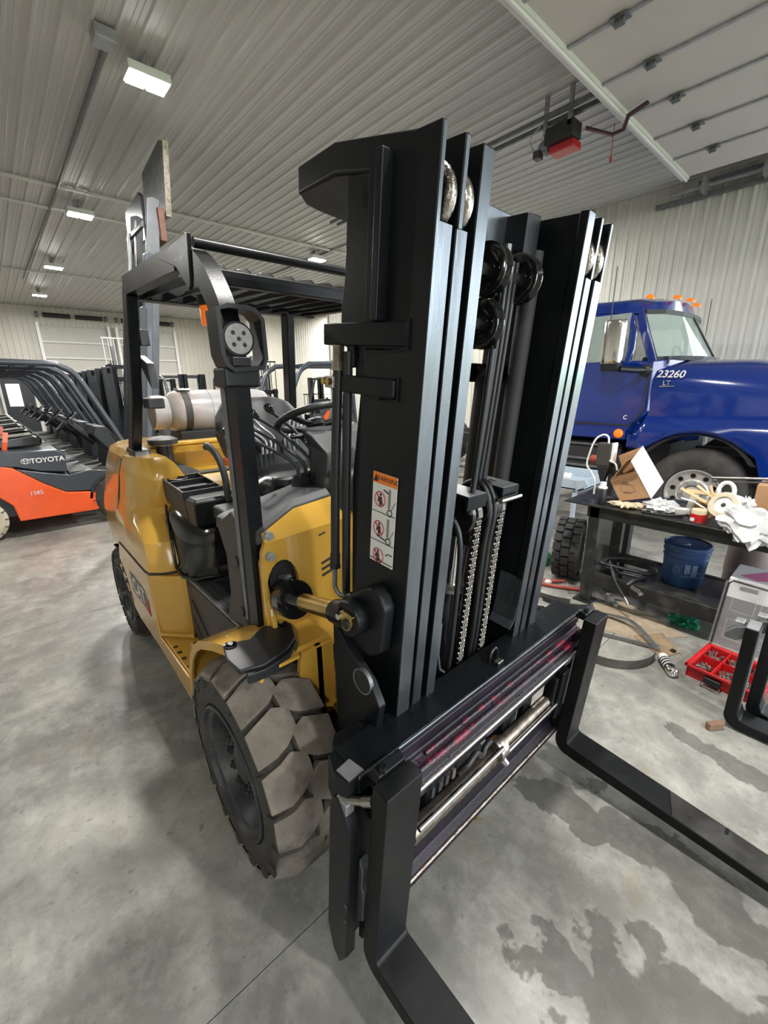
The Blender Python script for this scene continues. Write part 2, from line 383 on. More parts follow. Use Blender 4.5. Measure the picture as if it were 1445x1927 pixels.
# walk door with a bright window, behind the row of orange trucks
d = struct(MB().box((22.78, .42, 0), (22.9, 1.42, 2.35)).build('door_3', 'slate_dark'))
MB().box((22.74, .36, 0), (22.8, .44, 2.45)).box((22.74, 1.4, 0), (22.8, 1.48, 2.45)).box((22.74, .36, 2.37), (22.8, 1.48, 2.45)).build('door_frame', 'trim_white', d)
MB().box((22.75, .58, 1.2), (22.79, 1.0, 2.05)).build('window_pane', 'window_glow', d)
MB().cyl((22.7, 1.3, 1.0), (22.78, 1.3, 1.0), .03).ball((22.69, 1.3, 1.0), .04).build('door_handle', 'chrome', d)
w = struct(MB().box((16.55, 11.70, 1.0), (17.85, 11.74, 2.12)).build('window_1', 'window_glow'))
for a, b in (((16.45,11.66,.95),(16.55,11.76,2.2)),((17.85,11.66,.95),(17.95,11.76,2.2)),((16.45,11.66,2.12),(17.95,11.76,2.2)),((16.45,11.66,.92),(17.95,11.76,1.0)),((17.16,11.67,1.0),(17.24,11.76,2.12))):
    MB().box(a, b).build('window_frame', 'wood_white', w)
# ---------------------------------------------------------------- lamps
def lamp(x, u, label, seen=True):
    if seen:
        t = thing('high_bay_light', label, 'light', (x, u, ZC-.2), 'high bay lights under the ceiling')
        MB().box((x-.13, u-.20, ZC-.20), (x+.13, u+.20, ZC-.12)).build('housing', 'white', t, bevel=.01)
        MB().box((x-.11, u-.18, ZC-.215), (x+.11, u-.015, ZC-.2)).box((x-.11, u+.015, ZC-.215), (x+.11, u+.18, ZC-.2)).build('diffuser', 'lamp_glow', t)
        MB().cyl((x-.08, u, ZC-.12), (x-.08, u, ZC+.02), .012).cyl((x+.08, u, ZC-.12), (x+.08, u, ZC+.02), .012).box((x+.14, u-.05, ZC-.1), (x+.2, u+.05, ZC)).build('hanger', 'galv', t)
    ld = bpy.data.lights.new('lamp_light', 'AREA'); ld.shape = 'RECTANGLE'; ld.size = .36; ld.size_y = .26; ld.energy = LAMP_W; ld.color = (1, .975, .93)
    lo = bpy.data.objects.new('lamp_light', ld); COL.objects.link(lo); lo.location = (x, -u, ZC-.23)
LAMP_W = 145
lamp(5.62, 1.85, 'nearest white high bay light, glaring at the upper left of the ceiling')
lamp(10.2, 1.88, 'second high bay light of the left row, above the raised fork mast')
lamp(14.7, 1.90, 'third high bay light of the left row')
lamp(19.1, 1.93, 'farthest high bay light of the left row, near the back doors')
lamp(9.9, 6.72, 'single high bay light seen above the overhead guard of the yellow forklift')
for x, u in ((1.1, 1.85), (-3.4, 1.85), (5.6, 6.75), (14.5, 6.75), (19, 6.75), (-3.4, 6.75), (10.2, -3.2), (-3.4, -3.2), (16.5, 10.6)):
    lamp(x, u, '', False)
# conduits on the ceiling
MB().tube([(5.5,1.50,ZC-.03),(9.6,1.52,ZC-.03),(12.6,1.50,ZC-.03),(17.5,1.47,ZC-.03)], .022).build('ceiling_conduit', 'galv_dark', label='thin dark conduit running along the ceiling beside the left row of lights', category='conduit')
MB().tube([(13.2,6.9,ZC-.03),(5.2,6.95,ZC-.03)], .02).build('ceiling_conduit', 'galv_dark', label='dark conduit on the ceiling leading to the light above the overhead guard', category='conduit')
MB().box((5.4,1.38,ZC-.1),(5.6,1.56,ZC)).build('junction_box', 'galv', bevel=.005, label='grey junction box on the ceiling beside the nearest light', category='junction box')
# ---------------------------------------------------------------- raised overhead door, upper right
t = thing('overhead_door', 'raised beige sectional overhead door with hinged seams, upper right', 'overhead door', (0, 6, 4.55))
us_ = [2.9, 3.63, 4.35, 5.08, 5.82, 6.57, 7.31, 8.06]
for a, b in zip(us_[:-1], us_[1:]):
    MB().box((-3.6, a+.006, 4.60), (2.42, b-.006, 4.66)).build('door_panel', 'panel_beige', t, bevel=.006)
MB().box((2.40, 2.9, 4.565), (2.50, 8.06, 4.665)).build('end_stile', 'trim_white', t, bevel=.008)
MB().box((2.42, 2.9, 4.54), (2.44, 8.06, 4.58)).build('stile_edge', 'white', t)
for u in us_[1:-1]:
    MB().box((-3.6, u-.018, 4.583), (2.40, u+.018, 4.60)).build('seam_strip', 'galv', t)
    for x in (1.97, 1.0, .03, -.95):
        q = MB().box((x-.07, u-.05, 4.578), (x+.07, u+.05, 4.585)).cyl((x-.035, u, 4.555), (x+.035, u, 4.555), .026, n=10).box((x-.02, u-.025, 4.55), (x+.02, u+.025, 4.58)).build('hinge', 'galv_dark', t)
t = thing('torsion_bar', 'galvanised torsion bar with bearing brackets along the right wall under the ceiling', 'door hardware', (1, 9.2, 4.75))
MB().cyl((-5, 9.15, 4.78), (3.0, 9.15, 4.78), .028).build('shaft', 'galv', t)
MB().box((-5, 9.24, 4.66), (3.2, 9.34, 4.72)).build('lower_angle', 'galv_dark', t)
MB().box((-5, 9.24, 4.84), (2.6, 9.30, 4.90)).build('upper_angle', 'galv_dark', t)
for x in (2.48, 1.72): MB().box((x-.03, 9.05, 4.68), (x+.03, 9.28, 4.9)).cyl((x-.05, 9.13, 4.78), (x+.05, 9.13, 4.78), .07).build('bearing_bracket', 'galv', t)
# door opener
t = thing('door_opener', 'red and black electric door opener hanging from the ceiling on a rail', 'door opener', (3.05, 5.65, 4.45))
MB().box((2.90, 5.52, 4.52), (3.25, 5.74, 4.68)).build('motor_plate', 'black_matte', t, bevel=.01)
MB().box((2.92, 5.60, 4.44), (3.22, 5.80, 4.52)).build('cover', 'cover_red' if 'cover_red' in MATS else mat('cover_red', (.42,.015,.02), .35).name, t, bevel=.012)
MB().cyl((3.29, 5.58, 4.54), (3.29, 5.70, 4.54), .065).build('pulley', 'galv_dark', t)
MB().box((3.3, 5.52, 4.42), (3.38, 5.62, 4.5)).build('sensor_box', 'black_plastic', t)
MB().box((2.3, 5.42, 4.72), (7.5, 5.46, 4.77)).box((2.3, 5.58, 4.72), (7.5, 5.62, 4.77)).build('rail', 'galv_dark', t)
for x in (2.95, 3.25): MB().box((x-.02, 5.52, 4.62), (x+.02, 5.56, 5.0)).build('hanger', 'galv', t)
MB().bar([(2.80,5.62,4.56),(2.56,5.78,4.46),(2.45,5.79,4.47),(2.36,5.66,4.52),(2.16,5.62,4.545)], .04, .025).build('door_arm', mat('arm_dark', (.05,.012,.02), .5).name, t)
MB().tube([(3.3,5.5,4.72),(3.42,5.5,4.62),(3.38,5.55,4.5)], .008, sm=6).build('cable', 'galv', t)
MB().tube([(2.6,5.9,4.62),(2.6,5.9,4.3)], .004).cyl((2.6,5.9,4.3),(2.6,5.9,4.25),.012).build('release_cord', 'cover_red', t)
MB().box((2.45, 2.9, 4.72), (2.75, 3.42, 4.86)).box((2.78, 3.0, 4.78), (2.84, 3.42, 4.9)).build('ceiling_duct', 'galv_dark', bevel=.006, label='grey metal duct end hanging at the top edge beside the raised door', category='duct')
# ================================================================ the yellow forklift
FL = thing('forklift', 'large yellow and black forklift in the foreground with tall triple mast and long forks', 'forklift', (2.4, 1.17, 0))
UC = 1.17
RM = (Matrix.Rotation(math.radians(.17), 3, 'Z') @ Matrix.Rotation(math.radians(.79), 3, 'X') @ Matrix.Rotation(math.radians(-4.7), 3, 'Y'))
def MT(p):
    """mast frame: b = depth behind the mast's front plane, a = distance from its near side, w = height along it"""
    v = RM @ Vector((p[0], -p[1], p[2])); return (v.x + .843, -(v.y - .727), v.z + .103)
def M(): return MB(MT)
W = .827
def side_pair(a0, a1, s): return (a0, a1) if s == 0 else (W-a1, W-a0)
def flr(poly, s): return [(b, a if s == 0 else W-a) for b, a in poly]
# ---- rails: three nested channels on each side, with bare worn front faces
for s in (0, 1):
    # outer channel
    r = M().prism(flr([(0,0),(0,.014),(.215,.014),(.215,-.004),(.03,0)], s), 'z', -.02, 2.2)
    r.prism(flr([(.001,.010),(.001,.055),(.022,.055),(.022,.010)], s), 'z', -.02, 2.03).prism(flr([(.185,.010),(.185,.055),(.214,.055),(.214,.010)], s), 'z', -.02, 2.03)
    r = r.build('outer_mast_rail', 'mast_paint', FL, bevel=.004)
    a0, a1 = side_pair(.002, .053, s); f = M().box((-.0015, a0, .0), (.001, a1, 2.03))
    a0, a1 = side_pair(.002, .012, s); f.box((-.0015, a0, 2.03), (.001, a1, 2.195)).build('worn_face', 'mast_face', r)
    # middle channel
    r = M().prism(flr([(.004,.072),(.004,.112),(.026,.112),(.026,.095),(.165,.095),(.165,.112),(.19,.112),(.19,.072)], s), 'z', .05, 2.03)
    r.prism(flr([(.0,.072),(.0,.086),(.19,.086),(.19,.072)], s), 'z', 2.03, 2.2)
    r = r.build('middle_mast_rail', 'mast_paint', FL, bevel=.003)
    a0, a1 = side_pair(.074, .110, s); f = M().box((.0025, a0, .05), (.005, a1, 2.03))
    a0, a1 = side_pair(.074, .085, s); f.box((-.0015, a0, 2.03), (.001, a1, 2.195)).build('worn_face', 'mast_face', r)
    # inner channel
    r = M().prism(flr([(.0,.133),(.0,.174),(.028,.174),(.028,.160),(.17,.160),(.17,.182),(.24,.182),(.24,.14),(.17,.133)], s), 'z', .16, 2.2).build('inner_mast_rail', 'mast_paint', FL, bevel=.003)
    a0, a1 = side_pair(.134, .173, s); M().box((-.0015, a0, .62), (.001, a1, 2.195)).build('worn_face', 'mast_face', r)
    # foot plate where the inner rail flares at the carriage
    pts = [(.0,.174,.98),(.0,.176,.86),(-.002,.190,.80),(-.004,.215,.775)]
    grid = [[(b, a if s == 0 else W-a, w) for b, a, w in pts], [(b+.10, a if s == 0 else W-a, w) for b, a, w in pts]]
    M().sheet(grid, (0, .006, .004)).build('inner_guide_plate', 'mast_face', r)
    # rollers showing in the cut-outs at the top
    for a, rr in ((.043, .072), (.103, .07)):
        aa = a if s == 0 else W-a
        q = M().lathe((.062, aa-.018, 2.085), (0,1,0), [(0,.03),(0,rr-.020),(.003,rr-.010),(.009,rr-.002),(.018,rr+.001),(.027,rr-.002),(.033,rr-.010),(.036,rr-.020),(.036,.03)], 32).build('mast_roller', 'roller_steel', FL, smooth=40)
        M().cyl((.062, aa-.024, 2.085), (.062, aa+.024, 2.085), .026, n=14).build('roller_pin', 'steel', q)
# ---- brackets on the near outer channel
def bk(poly, w0, w1, name='mast_bracket', bev=.006): return M().prism(poly, 'z', w0, w1).build(name, 'mast_paint', FL, bevel=bev)
def tie(poly):
    ws = lambda b: .17*(min(b, .345)-.345)
    n = len(poly); vs = [(b, a, 2.182+ws(b)) for b, a in poly] + [(b, a, 2.249+ws(b)) for b, a in poly]
    M().add(vs, [tuple(range(n)), tuple(range(n, 2*n))] + [(i, (i+1) % n, (i+1) % n+n, i+n) for i in range(n)]).build('top_tie_plate', 'mast_paint', FL, bevel=.007)
tie([(.06,.0),(.345,-.008),(.545,.01),(.605,.074),(.625,.133),(.64,.25),(.30,.25),(.30,.02),(.06,.015)])
tie([(.06,W),(.345,W+.008),(.545,W-.01),(.605,W-.074),(.625,W-.133),(.64,.25),(.30,.25),(.30,W-.02),(.06,W-.015)])
bk([(.06,.002),(.062,-.006),(.14,-.022),(.37,-.022),(.375,.04),(.22,.04),(.2,.002)], 1.785, 1.84)
bk([(.08,.002),(.085,-.016),(.15,-.022),(.33,-.022),(.335,-.005),(.2,0)], 1.664, 1.71, 'hose_bracket')
bk([(.06,W-.002),(.062,W+.006),(.14,W+.022),(.37,W+.022),(.375,W-.04),(.22,W-.04),(.2,W-.002)], 1.785, 1.84)
M().box((.135,-.035,1.84), (.158,.0,2.18)).build('gusset_rib', 'mast_paint', FL, bevel=.004)
M().box((.165,-.02,1.86), (.175,.0,2.17)).build('gusset_weld', 'mast_paint', FL, bevel=.004)
M().prism([(.2,1.70),(.235,1.76),(.318,1.79),(.318,1.88),(.305,1.95),(.300,2.185),(.2,2.185)], 'u', .0, .016).build('mast_side_plate', 'mast_paint', FL, bevel=.003)
M().prism([(.2,1.70),(.235,1.76),(.318,1.79),(.318,1.88),(.305,1.95),(.300,2.185),(.2,2.185)], 'u', W-.016, W).build('mast_side_plate', 'mast_paint', FL, bevel=.003)
M().prism([(.215,.60),(.232,.7),(.248,1.05),(.262,1.42),(.235,1.70),(.2,1.70),(.2,.60)], 'u', .01, .03).build('mast_rear_flange', 'mast_paint', FL, bevel=.004)
# welds round the brackets
for pts in ([(.055,-.003,1.845),(.052,-.003,1.78),(.12,-.003,1.775),(.2,-.003,1.775)], [(.078,-.003,1.715),(.076,-.003,1.66),(.14,-.003,1.655)]):
    M().tube(pts, .005, 6).build('weld_bead', 'mast_paint', FL, smooth=50)
# hose clamp with two brass bolts
q = M().box((.298,-.04,1.672), (.338,-.022,1.705)).build('hose_clamp', 'steel', FL, bevel=.003)
for b in (.308, .328): M().cyl((b,-.052,1.69), (b,-.038,1.69), .010, n=6).build('clamp_bolt', 'brass', q)
# hydraulic hoses at the mast side
q = M().cyl((.30,-.02,1.745), (.30,-.02,1.785), .017, n=6).cyl((.30,-.02,1.72), (.30,-.02,1.745), .020, n=6).build('hose_nut', 'steel_worn', FL)
M().tube([(.30,-.02,1.73),(.302,-.02,1.66),(.305,-.02,1.4),(.303,-.018,1.15)], .014, 10, sm=4).build('hydraulic_hose', 'black_plastic', FL, smooth=60)
M().tube([(.27,-.01,1.77),(.272,-.005,1.5),(.27,.0,1.2),(.265,.005,.9)], .013, 10, sm=4).build('hydraulic_hose', 'black_plastic', FL, smooth=60)
q = M().cyl((.303,-.018,1.165), (.303,-.018,1.13), .016, n=10).cyl((.303,-.018,1.13), (.303,-.018,1.115), .019, n=6).build('hose_fitting', 'black_plastic', FL)
M().tube([(.303,-.018,1.115),(.303,-.018,1.07),(.298,-.018,1.04),(.275,-.01,1.02),(.25,.0,1.03)], .008, 8, sm=4).build('steel_pipe', 'galv_dark', FL, smooth=60)
M().box((.245,-.012,1.73), (.275,.012,1.80)).build('hose_block', 'mast_paint', FL, bevel=.004)
# tilt cylinder lug, eye and lower pivot plate
def rounded(cx, cz, r, a0, a1, n=10): return arc(cx, cz, r, a0, a1, n)
M().prism([(.05,1.13),(.03,1.10),(.04,.95),(.08,.915)] + [(.19,.915),(.215,.97)] + rounded(.18,1.03,.050,-20,80) + [(.12,1.135),(.085,1.15)], 'u', -.050, .0).build('tilt_lug', 'mast_paint', FL, bevel=.012, seg=3)
M().prism(rounded(.145,1.03,.056,0,350,22), 'u', -.090, -.045).build('tilt_eye', 'mast_paint', FL, bevel=.006)
q = M().prism([(.105,1.06)] + rounded(.142,1.032,.032,60,-200,12), 'u', -.100, -.089).build('pin_keeper', 'brass', FL, bevel=.002)
M().cyl((.132,-.104,1.026), (.132,-.09,1.026), .016, n=14).build('pin_bore', 'black_matte', q)
M().cyl((.160,-.112,1.04), (.160,-.099,1.04), .010, n=6).build('keeper_bolt', 'chrome', q)
pl = [(.235,.98),(.225,.83),(.215,.74),(.20,.60),(.06,.55),(.02,.60),(.0,.80),(.045,.86),(.12,.90),(.17,.93)]
M().prism(pl, 'u', -.075, -.045).build('pivot_plate', 'mast_paint', FL, bevel=.006)
M().lathe((.078,-.078,.845), (0,1,0), [(0,.036),(-.001,.041),(.012,.041),(.012,.036)], 28, False).build('lifting_hole_rim', 'galv_dark', FL)
M().cyl((.078,-.0765,.845), (.078,-.07,.845), .037, n=28).build('lifting_hole', 'ink', FL)
M().prism([(.22,.62),(.16,.60),(.03,.50),(.04,.05),(.15,-.02),(.26,.05),(.26,.5)], 'u', -.05, .0).build('mast_foot', 'mast_paint', FL, bevel=.008)
# ---- cross members
M().box((.20,.0,2.085), (.245,W,2.2)).build('top_cross_beam', 'mast_face', FL, bevel=.006)
M().box((.21,.0,1.70), (.25,W,1.76)).build('cross_beam', 'mast_paint', FL, bevel=.004)
M().box((.19,.0,.25), (.24,W,.42)).build('cross_beam', 'mast_paint', FL, bevel=.004)
M().prism([(.12,.60),(.13,.54),(.25,.54),(.25,.65),(.19,.65)], 'z', 2.05, 2.19).build('chain_anchor', 'mast_paint', FL, bevel=.004)
# ---- sheaves seen between the rails
def sheave(b, a, w, r, t=.035, m='black_gloss'):
    q = M().lathe((b, a-t/2, w), (0,1,0), [(0,.02),(0,.026),(t*.3,.028),(t*.3,r*.62),(t*.1,r*.78),(0,r),(t*.12,r),(t*.35,r-.012),(t*.65,r-.012),(t*.88,r),(t,r),(t*.9,r*.78),(t*.7,r*.62),(t*.7,.028),(t,.026),(t,.02)], 28).build('sheave', m, FL, smooth=35)
    M().cyl((b, a-t/2-.012, w), (b, a+t/2+.012, w), .016, n=6).build('sheave_bolt', 'steel', q); return q
sheave(.10, .335, 2.0, .068); sheave(.11, .345, 1.865, .068)
sheave(.10, W-.335, 2.0, .068)
for a in (.425, .448, .471): M().tube([(.10,a,2.04),(.11,a,1.6),(.12,a-.01,1.2),(.13,a-.02,.9)], .009, 8, sm=4).build('mast_hose', 'black_plastic', FL, smooth=60)
M().tube([(.06,.345,1.8),(.06,.34,1.5),(.06,.335,1.3)], .010, 8, sm=4).build('mast_hose', 'black_plastic', FL, smooth=60)
M().cyl((.16,.30,.4), (.16,.30,2.1), .016, n=10).build('lift_rod', 'mast_paint', FL, smooth=60)
M().cyl((.17,.50,.35), (.17,.50,1.75), .042, n=18).build('rear_lift_cylinder', 'black_matte', FL, smooth=60)
M().cyl((.17,.50,1.75), (.17,.50,2.1), .026, n=18).build('rear_lift_rod', 'black_gloss', FL, smooth=60)
M().cyl((.14,.62,.35), (.14,.62,2.1), .030, n=14).build('rear_lift_cylinder', 'black_matte', FL, smooth=60)
# ---- free lift cylinder with its yoke, chains and hoses in the middle
M().cyl((.13,.375,.25), (.13,.375,.99), .055, n=24).build('lift_cylinder', 'black_gloss', FL, smooth=60)
M().lathe((.13,.375,.99), (0,0,1), [(0,.058),(.012,.058),(.02,.045),(.02,.02)], 24).build('cylinder_gland', 'steel', FL, smooth=40)
M().cyl((.13,.375,1.0), (.13,.375,1.2), .030, n=20).build('lift_piston', 'chrome', FL, smooth=60)
for a0, a1 in ((.285,.385), (.475,.575)):
    q = M().prism([(.035,1.37),(.17,1.37),(.17,1.36),(.045,1.36),(.045,1.325),(.035,1.325)], 'u', a0, a1).build('yoke_plate', 'mast_paint', FL, bevel=.002); M().box((.04,a0+.003,1.3695), (.168,a1-.003,1.3712)).build('plate_shine', 'galv', q)
M().box((.06,.36,1.17), (.19,.56,1.27)).build('yoke', 'black_gloss', FL, bevel=.008)
M().lathe((.12,.345,1.28), (0,1,0), [(0,.03),(0,.07),(.01,.075),(.02,.064),(.03,.075),(.04,.07),(.04,.03)], 24).build('chain_wheel', 'black_gloss', FL, smooth=35)
M().lathe((.11,.40,1.30), (0,1,0), [(0,.03),(0,.075),(.02,.070),(.045,.060),(.07,.070),(.09,.075),(.09,.03)], 24).build('hose_wheel', 'black_gloss', FL, smooth=35)
M().lathe((.12,.50,1.30), (0,1,0), [(0,.03),(0,.07),(.01,.075),(.02,.064),(.03,.075),(.04,.07),(.04,.03)], 24).build('chain_wheel', 'black_gloss', FL, smooth=35)
M().cyl((.022,.445,1.335), (.022,.565,1.335), .010, n=12).build('guard_pin', 'chrome', FL, smooth=60)
def chain(a, path_top):
    """leaf chain: link plates one after another, each a child of the chain"""
    pts = []; n = 46
    root = M().box((.052,a-.006,.62), (.060,a+.006,1.26)).build('leaf_chain', 'black_matte', FL)
    w = path_top; k = 0
    while w > .60:
        for da in ((-.012,-.004,.004,.012) if k % 2 == 0 else (-.008,0,.008)):
            b0, b1 = .044, .066
            M().prism([(b0+.004, w+.013), (b0, w+.006), (b0+.004, w-.001), (b0, w-.008), (b0+.004,w-.014), (b1-.004,w-.014), (b1,w-.008), (b1-.004,w-.001), (b1,w+.006), (b1-.004,w+.013)], 'u', a+da-.0016, a+da+.0016).build('chain_link', 'chain_steel', root)
        M().cyl((.052,a-.017,w-.006), (.052,a+.017,w-.006), .004, n=6).build('chain_pin', 'steel', root)
        w -= .0225; k += 1
    for i in range(7):
        t = math.radians(12 + i*17); c = (.12, 1.28); q = (c[0]-.072*math.cos(t), c[1]+.072*math.sin(t))
        M().cb((q[0], a, q[1]), (.014, .024, .024), (0, 90-math.degrees(t), 0) if False else (0, math.degrees(t), 0)).build('chain_link', 'chain_steel', root, bevel=.002)
chain(.375, 1.275); chain(.508, 1.275)
for a, b in ((.428,.055), (.455,.055)):
    M().tube([(.18,a,1.30),(.16,a,1.36),(.11,a,1.385),(.07,a,1.36),(b-.01,a,1.29),(b-.005,a,1.15),(b,a+.015,.85),(b+.01,a+.02,.60)], .0095, 10, sm=5).build('lift_hose', 'black_plastic', FL, smooth=60)
M().tube([(.16,.30,1.24),(.13,.30,1.285),(.09,.303,1.27),(.062,.307,1.2),(.055,.312,1.05),(.055,.318,.8),(.06,.32,.62)], .0095, 10, sm=5).build('lift_hose', 'black_plastic', FL, smooth=60)
# ---- carriage and side shifter
q = M().box((-.085,-.215,.655), (.035,1.095,.72)).build('carriage_top_bar', 'mast_paint', FL, bevel=.006)
for b, a in ((.0,.146),(.0,.06),(-.0,-.028),(-.005,.80),(-.005,.865),(-.005,.93)):
    M().cyl((b,a,.716), (b,a,.7215), .0125, n=18).build('bolt_hole', 'black_gloss', q)
M().box((-.088,-.215,.71), (-.078,1.095,.722)).build('edge_highlight', 'mast_face', q, bevel=.004, seg=3)  # pale strip standing in for the highlight along the front lip
M().prism([(-.08,-.215),(.025,-.215),(.025,-.235),(-.03,-.255),(-.08,-.245)], 'z', .60, .7195).build('hook_end', 'mast_paint', q, bevel=.003)
M().prism([(-.076,-.190),(-.024,-.200),(-.030,-.248),(-.077,-.242)], 'z', .7195, .7215).build('cut_top', 'cut_steel', q)
for a0, a1 in ((-.20,-.07), (.86,1.0)):
    e = M().prism([(.03,a0),(.05,a0-.005),(.075,a0+.02),(.075,a1-.02),(.05,a1),(.03,a1)], 'z', .69, .712).build('mount_ear', 'mast_paint', q, bevel=.003)
    for t in (.25, .75): M().cyl((.052,a0+(a1-a0)*t,.711), (.052,a0+(a1-a0)*t,.7135), .011, n=16).build('ear_hole', 'black_gloss', q)
# lifting eye
M().tube([(-.03+0*k, .47+.024*math.cos(t), .735+.036*math.sin(t)) for k, t in ((k, k*PI/10) for k in range(-2, 13))], .0065, 8).build('lifting_eye', 'black_gloss', FL, smooth=60)
M().box((-.065,.455,.72), (-.045,.49,.732)).build('eye_weld', 'steel', FL, bevel=.003)
# greased upper rail in stepped bands
q = M().prism([(-.088,.70),(-.092,.66),(-.105,.655),(-.112,.63),(-.112,.605),(-.135,.59),(-.140,.565),(-.132,.545),(-.118,.54),(-.110,.50),(-.106,.46),(-.085,.46),(-.06,.50),(-.06,.70)], 'u', -.14, 1.06).build('side_shift_rail', 'grease_dark', FL, bevel=.005, seg=3)
M().cyl((-.117,-.12,.612), (-.117,1.05,.612), .012, n=12).build('grease_band', 'grease', q, smooth=60)
M().cyl((-.137,-.12,.570), (-.137,1.05,.570), .009, n=12).build('slide_bar', 'steel', q, smooth=60)
M().cyl((-.110,.02,.655), (-.110,1.05,.655), .007, n=12).build('slide_bar', 'grease', q, smooth=60)
rnd = random.Random(3); g = M()
for i in range(260):
    a = -.10 + 1.13*rnd.random()**1.2; w = rnd.choice((.640,.622,.600,.585,.52,.655)) + rnd.uniform(-.006,.006)
    g.ball((-.116-(.018 if w < .61 and w > .55 else 0) + (.01 if w < .54 else 0), a, w), rnd.uniform(.0008,.0024), 6, (1,rnd.uniform(1,2.6),1))
g.build('grease_clots', 'grease', q, smooth=60, kind='stuff')
g = M()
for i in range(240):
    a = -.10 + 1.13*rnd.random(); w = rnd.choice((.655,.640,.622,.600,.588,.53)) + rnd.uniform(-.005,.005)
    g.ball((-.117-(.02 if .55 < w < .61 else 0) + (.01 if w < .54 else 0), a, w), rnd.uniform(.0006,.0017), 6, (1,rnd.uniform(1,2.2),1))
g.build('sparkle_drops', 'chrome', q, smooth=60, kind='stuff')  # chrome drops added as the white sparkles on the grease
# side shift cylinder: rods, collar, piping
q = M().cyl((-.10,.0,.315), (-.10,.485,.315), .030, n=20).build('side_shift_cylinder', 'steel_worn', FL, smooth=60)
M().cyl((-.10,.485,.335), (-.10,.95,.335), .024, n=20).build('side_shift_rod', 'steel_worn', FL, smooth=60)
M().cyl((-.135,.0,.375), (-.135,.47,.375), .0095, n=12).build('polished_pipe', 'chrome', FL, smooth=60)
M().cyl((-.135,.50,.325), (-.135,.93,.325), .0095, n=12).build('polished_pipe', 'chrome', FL, smooth=60)
M().lathe((-.105,.455,.345), (0,1,0), [(0,.03),(0,.043),(.012,.046),(.02,.040),(.035,.046),(.05,.043),(.05,.03)], 20).build('rod_collar', 'steel', FL, smooth=35)
M().cyl((-.13,.49,.30), (-.145,.50,.28), .014, n=8).build('grease_nipple', 'steel', FL)
M().tube([(-.11,.22,.42),(-.125,.25,.45),(-.12,.30,.46),(-.125,.335,.43),(-.12,.36,.45),(-.115,.40,.44)], .011, 8, sm=5).build('short_hose', 'black_plastic', FL, smooth=60)
for k in range(4): M().box((-.118,.07+.035*k,.43), (-.108,.085+.035*k,.47)).build('scale_mark', 'steel_worn' if k == 3 else 'black_matte', FL)
M().box((-.085,.0,.42), (-.055,1.0,.475)).build('carriage_mid_bar', 'grease_dark', FL, bevel=.004)
for a in (.10,.26,.56,.72): M().box((-.075,a,.24), (-.05,a+.07,.47)).build('carriage_upright', 'mast_paint', FL, bevel=.004)
# lower bar
q = M().prism([(-.05,.10),(-.125,.085),(-.135,.10),(-.13,.13),(-.10,.15),(-.095,.27),(-.07,.29),(-.05,.29)], 'u', -.14, 1.03).build('carriage_lower_bar', 'grease_dark', FL, bevel=.004)
M().box((-.098,-.10,.155), (-.092,1.0,.27)).build('lower_bar_face', 'black_gloss', q)
M().cyl((-.130,-.13,.128), (-.130,1.02,.128), .007, n=10).build('lower_lip', 'steel_worn', q, smooth=60)
g = M()
for i in range(120):
    g.ball((-.135 if i % 3 else -.1, rnd.uniform(-.1,1.0), rnd.uniform(.10,.14) if i % 3 else rnd.uniform(.16,.27)), rnd.uniform(.0008,.0024), 6, (1,rnd.uniform(1,2),1))
g.build('grease_clots', 'grease', q, smooth=60, kind='stuff')
# near end plate and stop block
q = M().prism([(-.035,.64),(-.055,.655),(-.10,.60),(-.112,.55),(-.115,.04),(-.085,-.03),(-.05,-.005),(-.02,.08),(-.02,.60)], 'u', -.262, -.225).build('end_plate', 'mast_paint', FL, bevel=.005)
M().box((-.09,-.258,.615), (-.045,-.229,.655)).build('cut_top', 'cut_steel', q, bevel=.004)
M().cyl((-.06,-.25,.645), (-.125,-.215,.675), .011, n=10).cyl((-.112,-.222,.669), (-.135,-.209,.680), .014, n=8).build('lock_pin', 'steel', FL)
M().box((-.075,-.232,.02), (-.045,-.14,.60)).build('stop_web', 'mast_paint', FL, bevel=.004)
q = M().prism([(-.105,.15),(-.13,.18),(-.13,.30),(-.118,.315),(-.118,.39),(-.10,.42),(-.095,.15)], 'u', -.215, -.185).build('stop_block', 'galv_dark', FL, bevel=.004)
for w in (.20,.27): M().box((-.113,-.263,w), (-.10,-.262,w+.02)).build('slot_mark', 'black_gloss', FL)
# far end plate
M().prism([(-.04,.60),(-.10,.58),(-.11,.50),(-.11,.06),(-.06,.02),(-.03,.1)], 'u', 1.06, 1.095).build('end_plate', 'mast_paint', FL, bevel=.005)
q = M().box((-.145,.905,.24), (-.09,.965,.50)).build('far_bracket', 'mast_paint', FL, bevel=.008)
for w in (.32,.43): M().cyl((-.148,.935,w), (-.143,.935,w), .009, n=10).build('bracket_bolt', 'black_gloss', q)
M().box((-.13,.875,.26), (-.08,.90,.47)).build('far_bracket', 'mast_paint', FL, bevel=.006)
M().cyl((-.12,1.0,.66), (-.165,.985,.715), .007, n=8).build('lock_pin', 'steel', FL)
M().cyl((-.12,.985,.64), (-.12,1.025,.64), .022, n=14).build('lock_ring', 'black_gloss', FL)
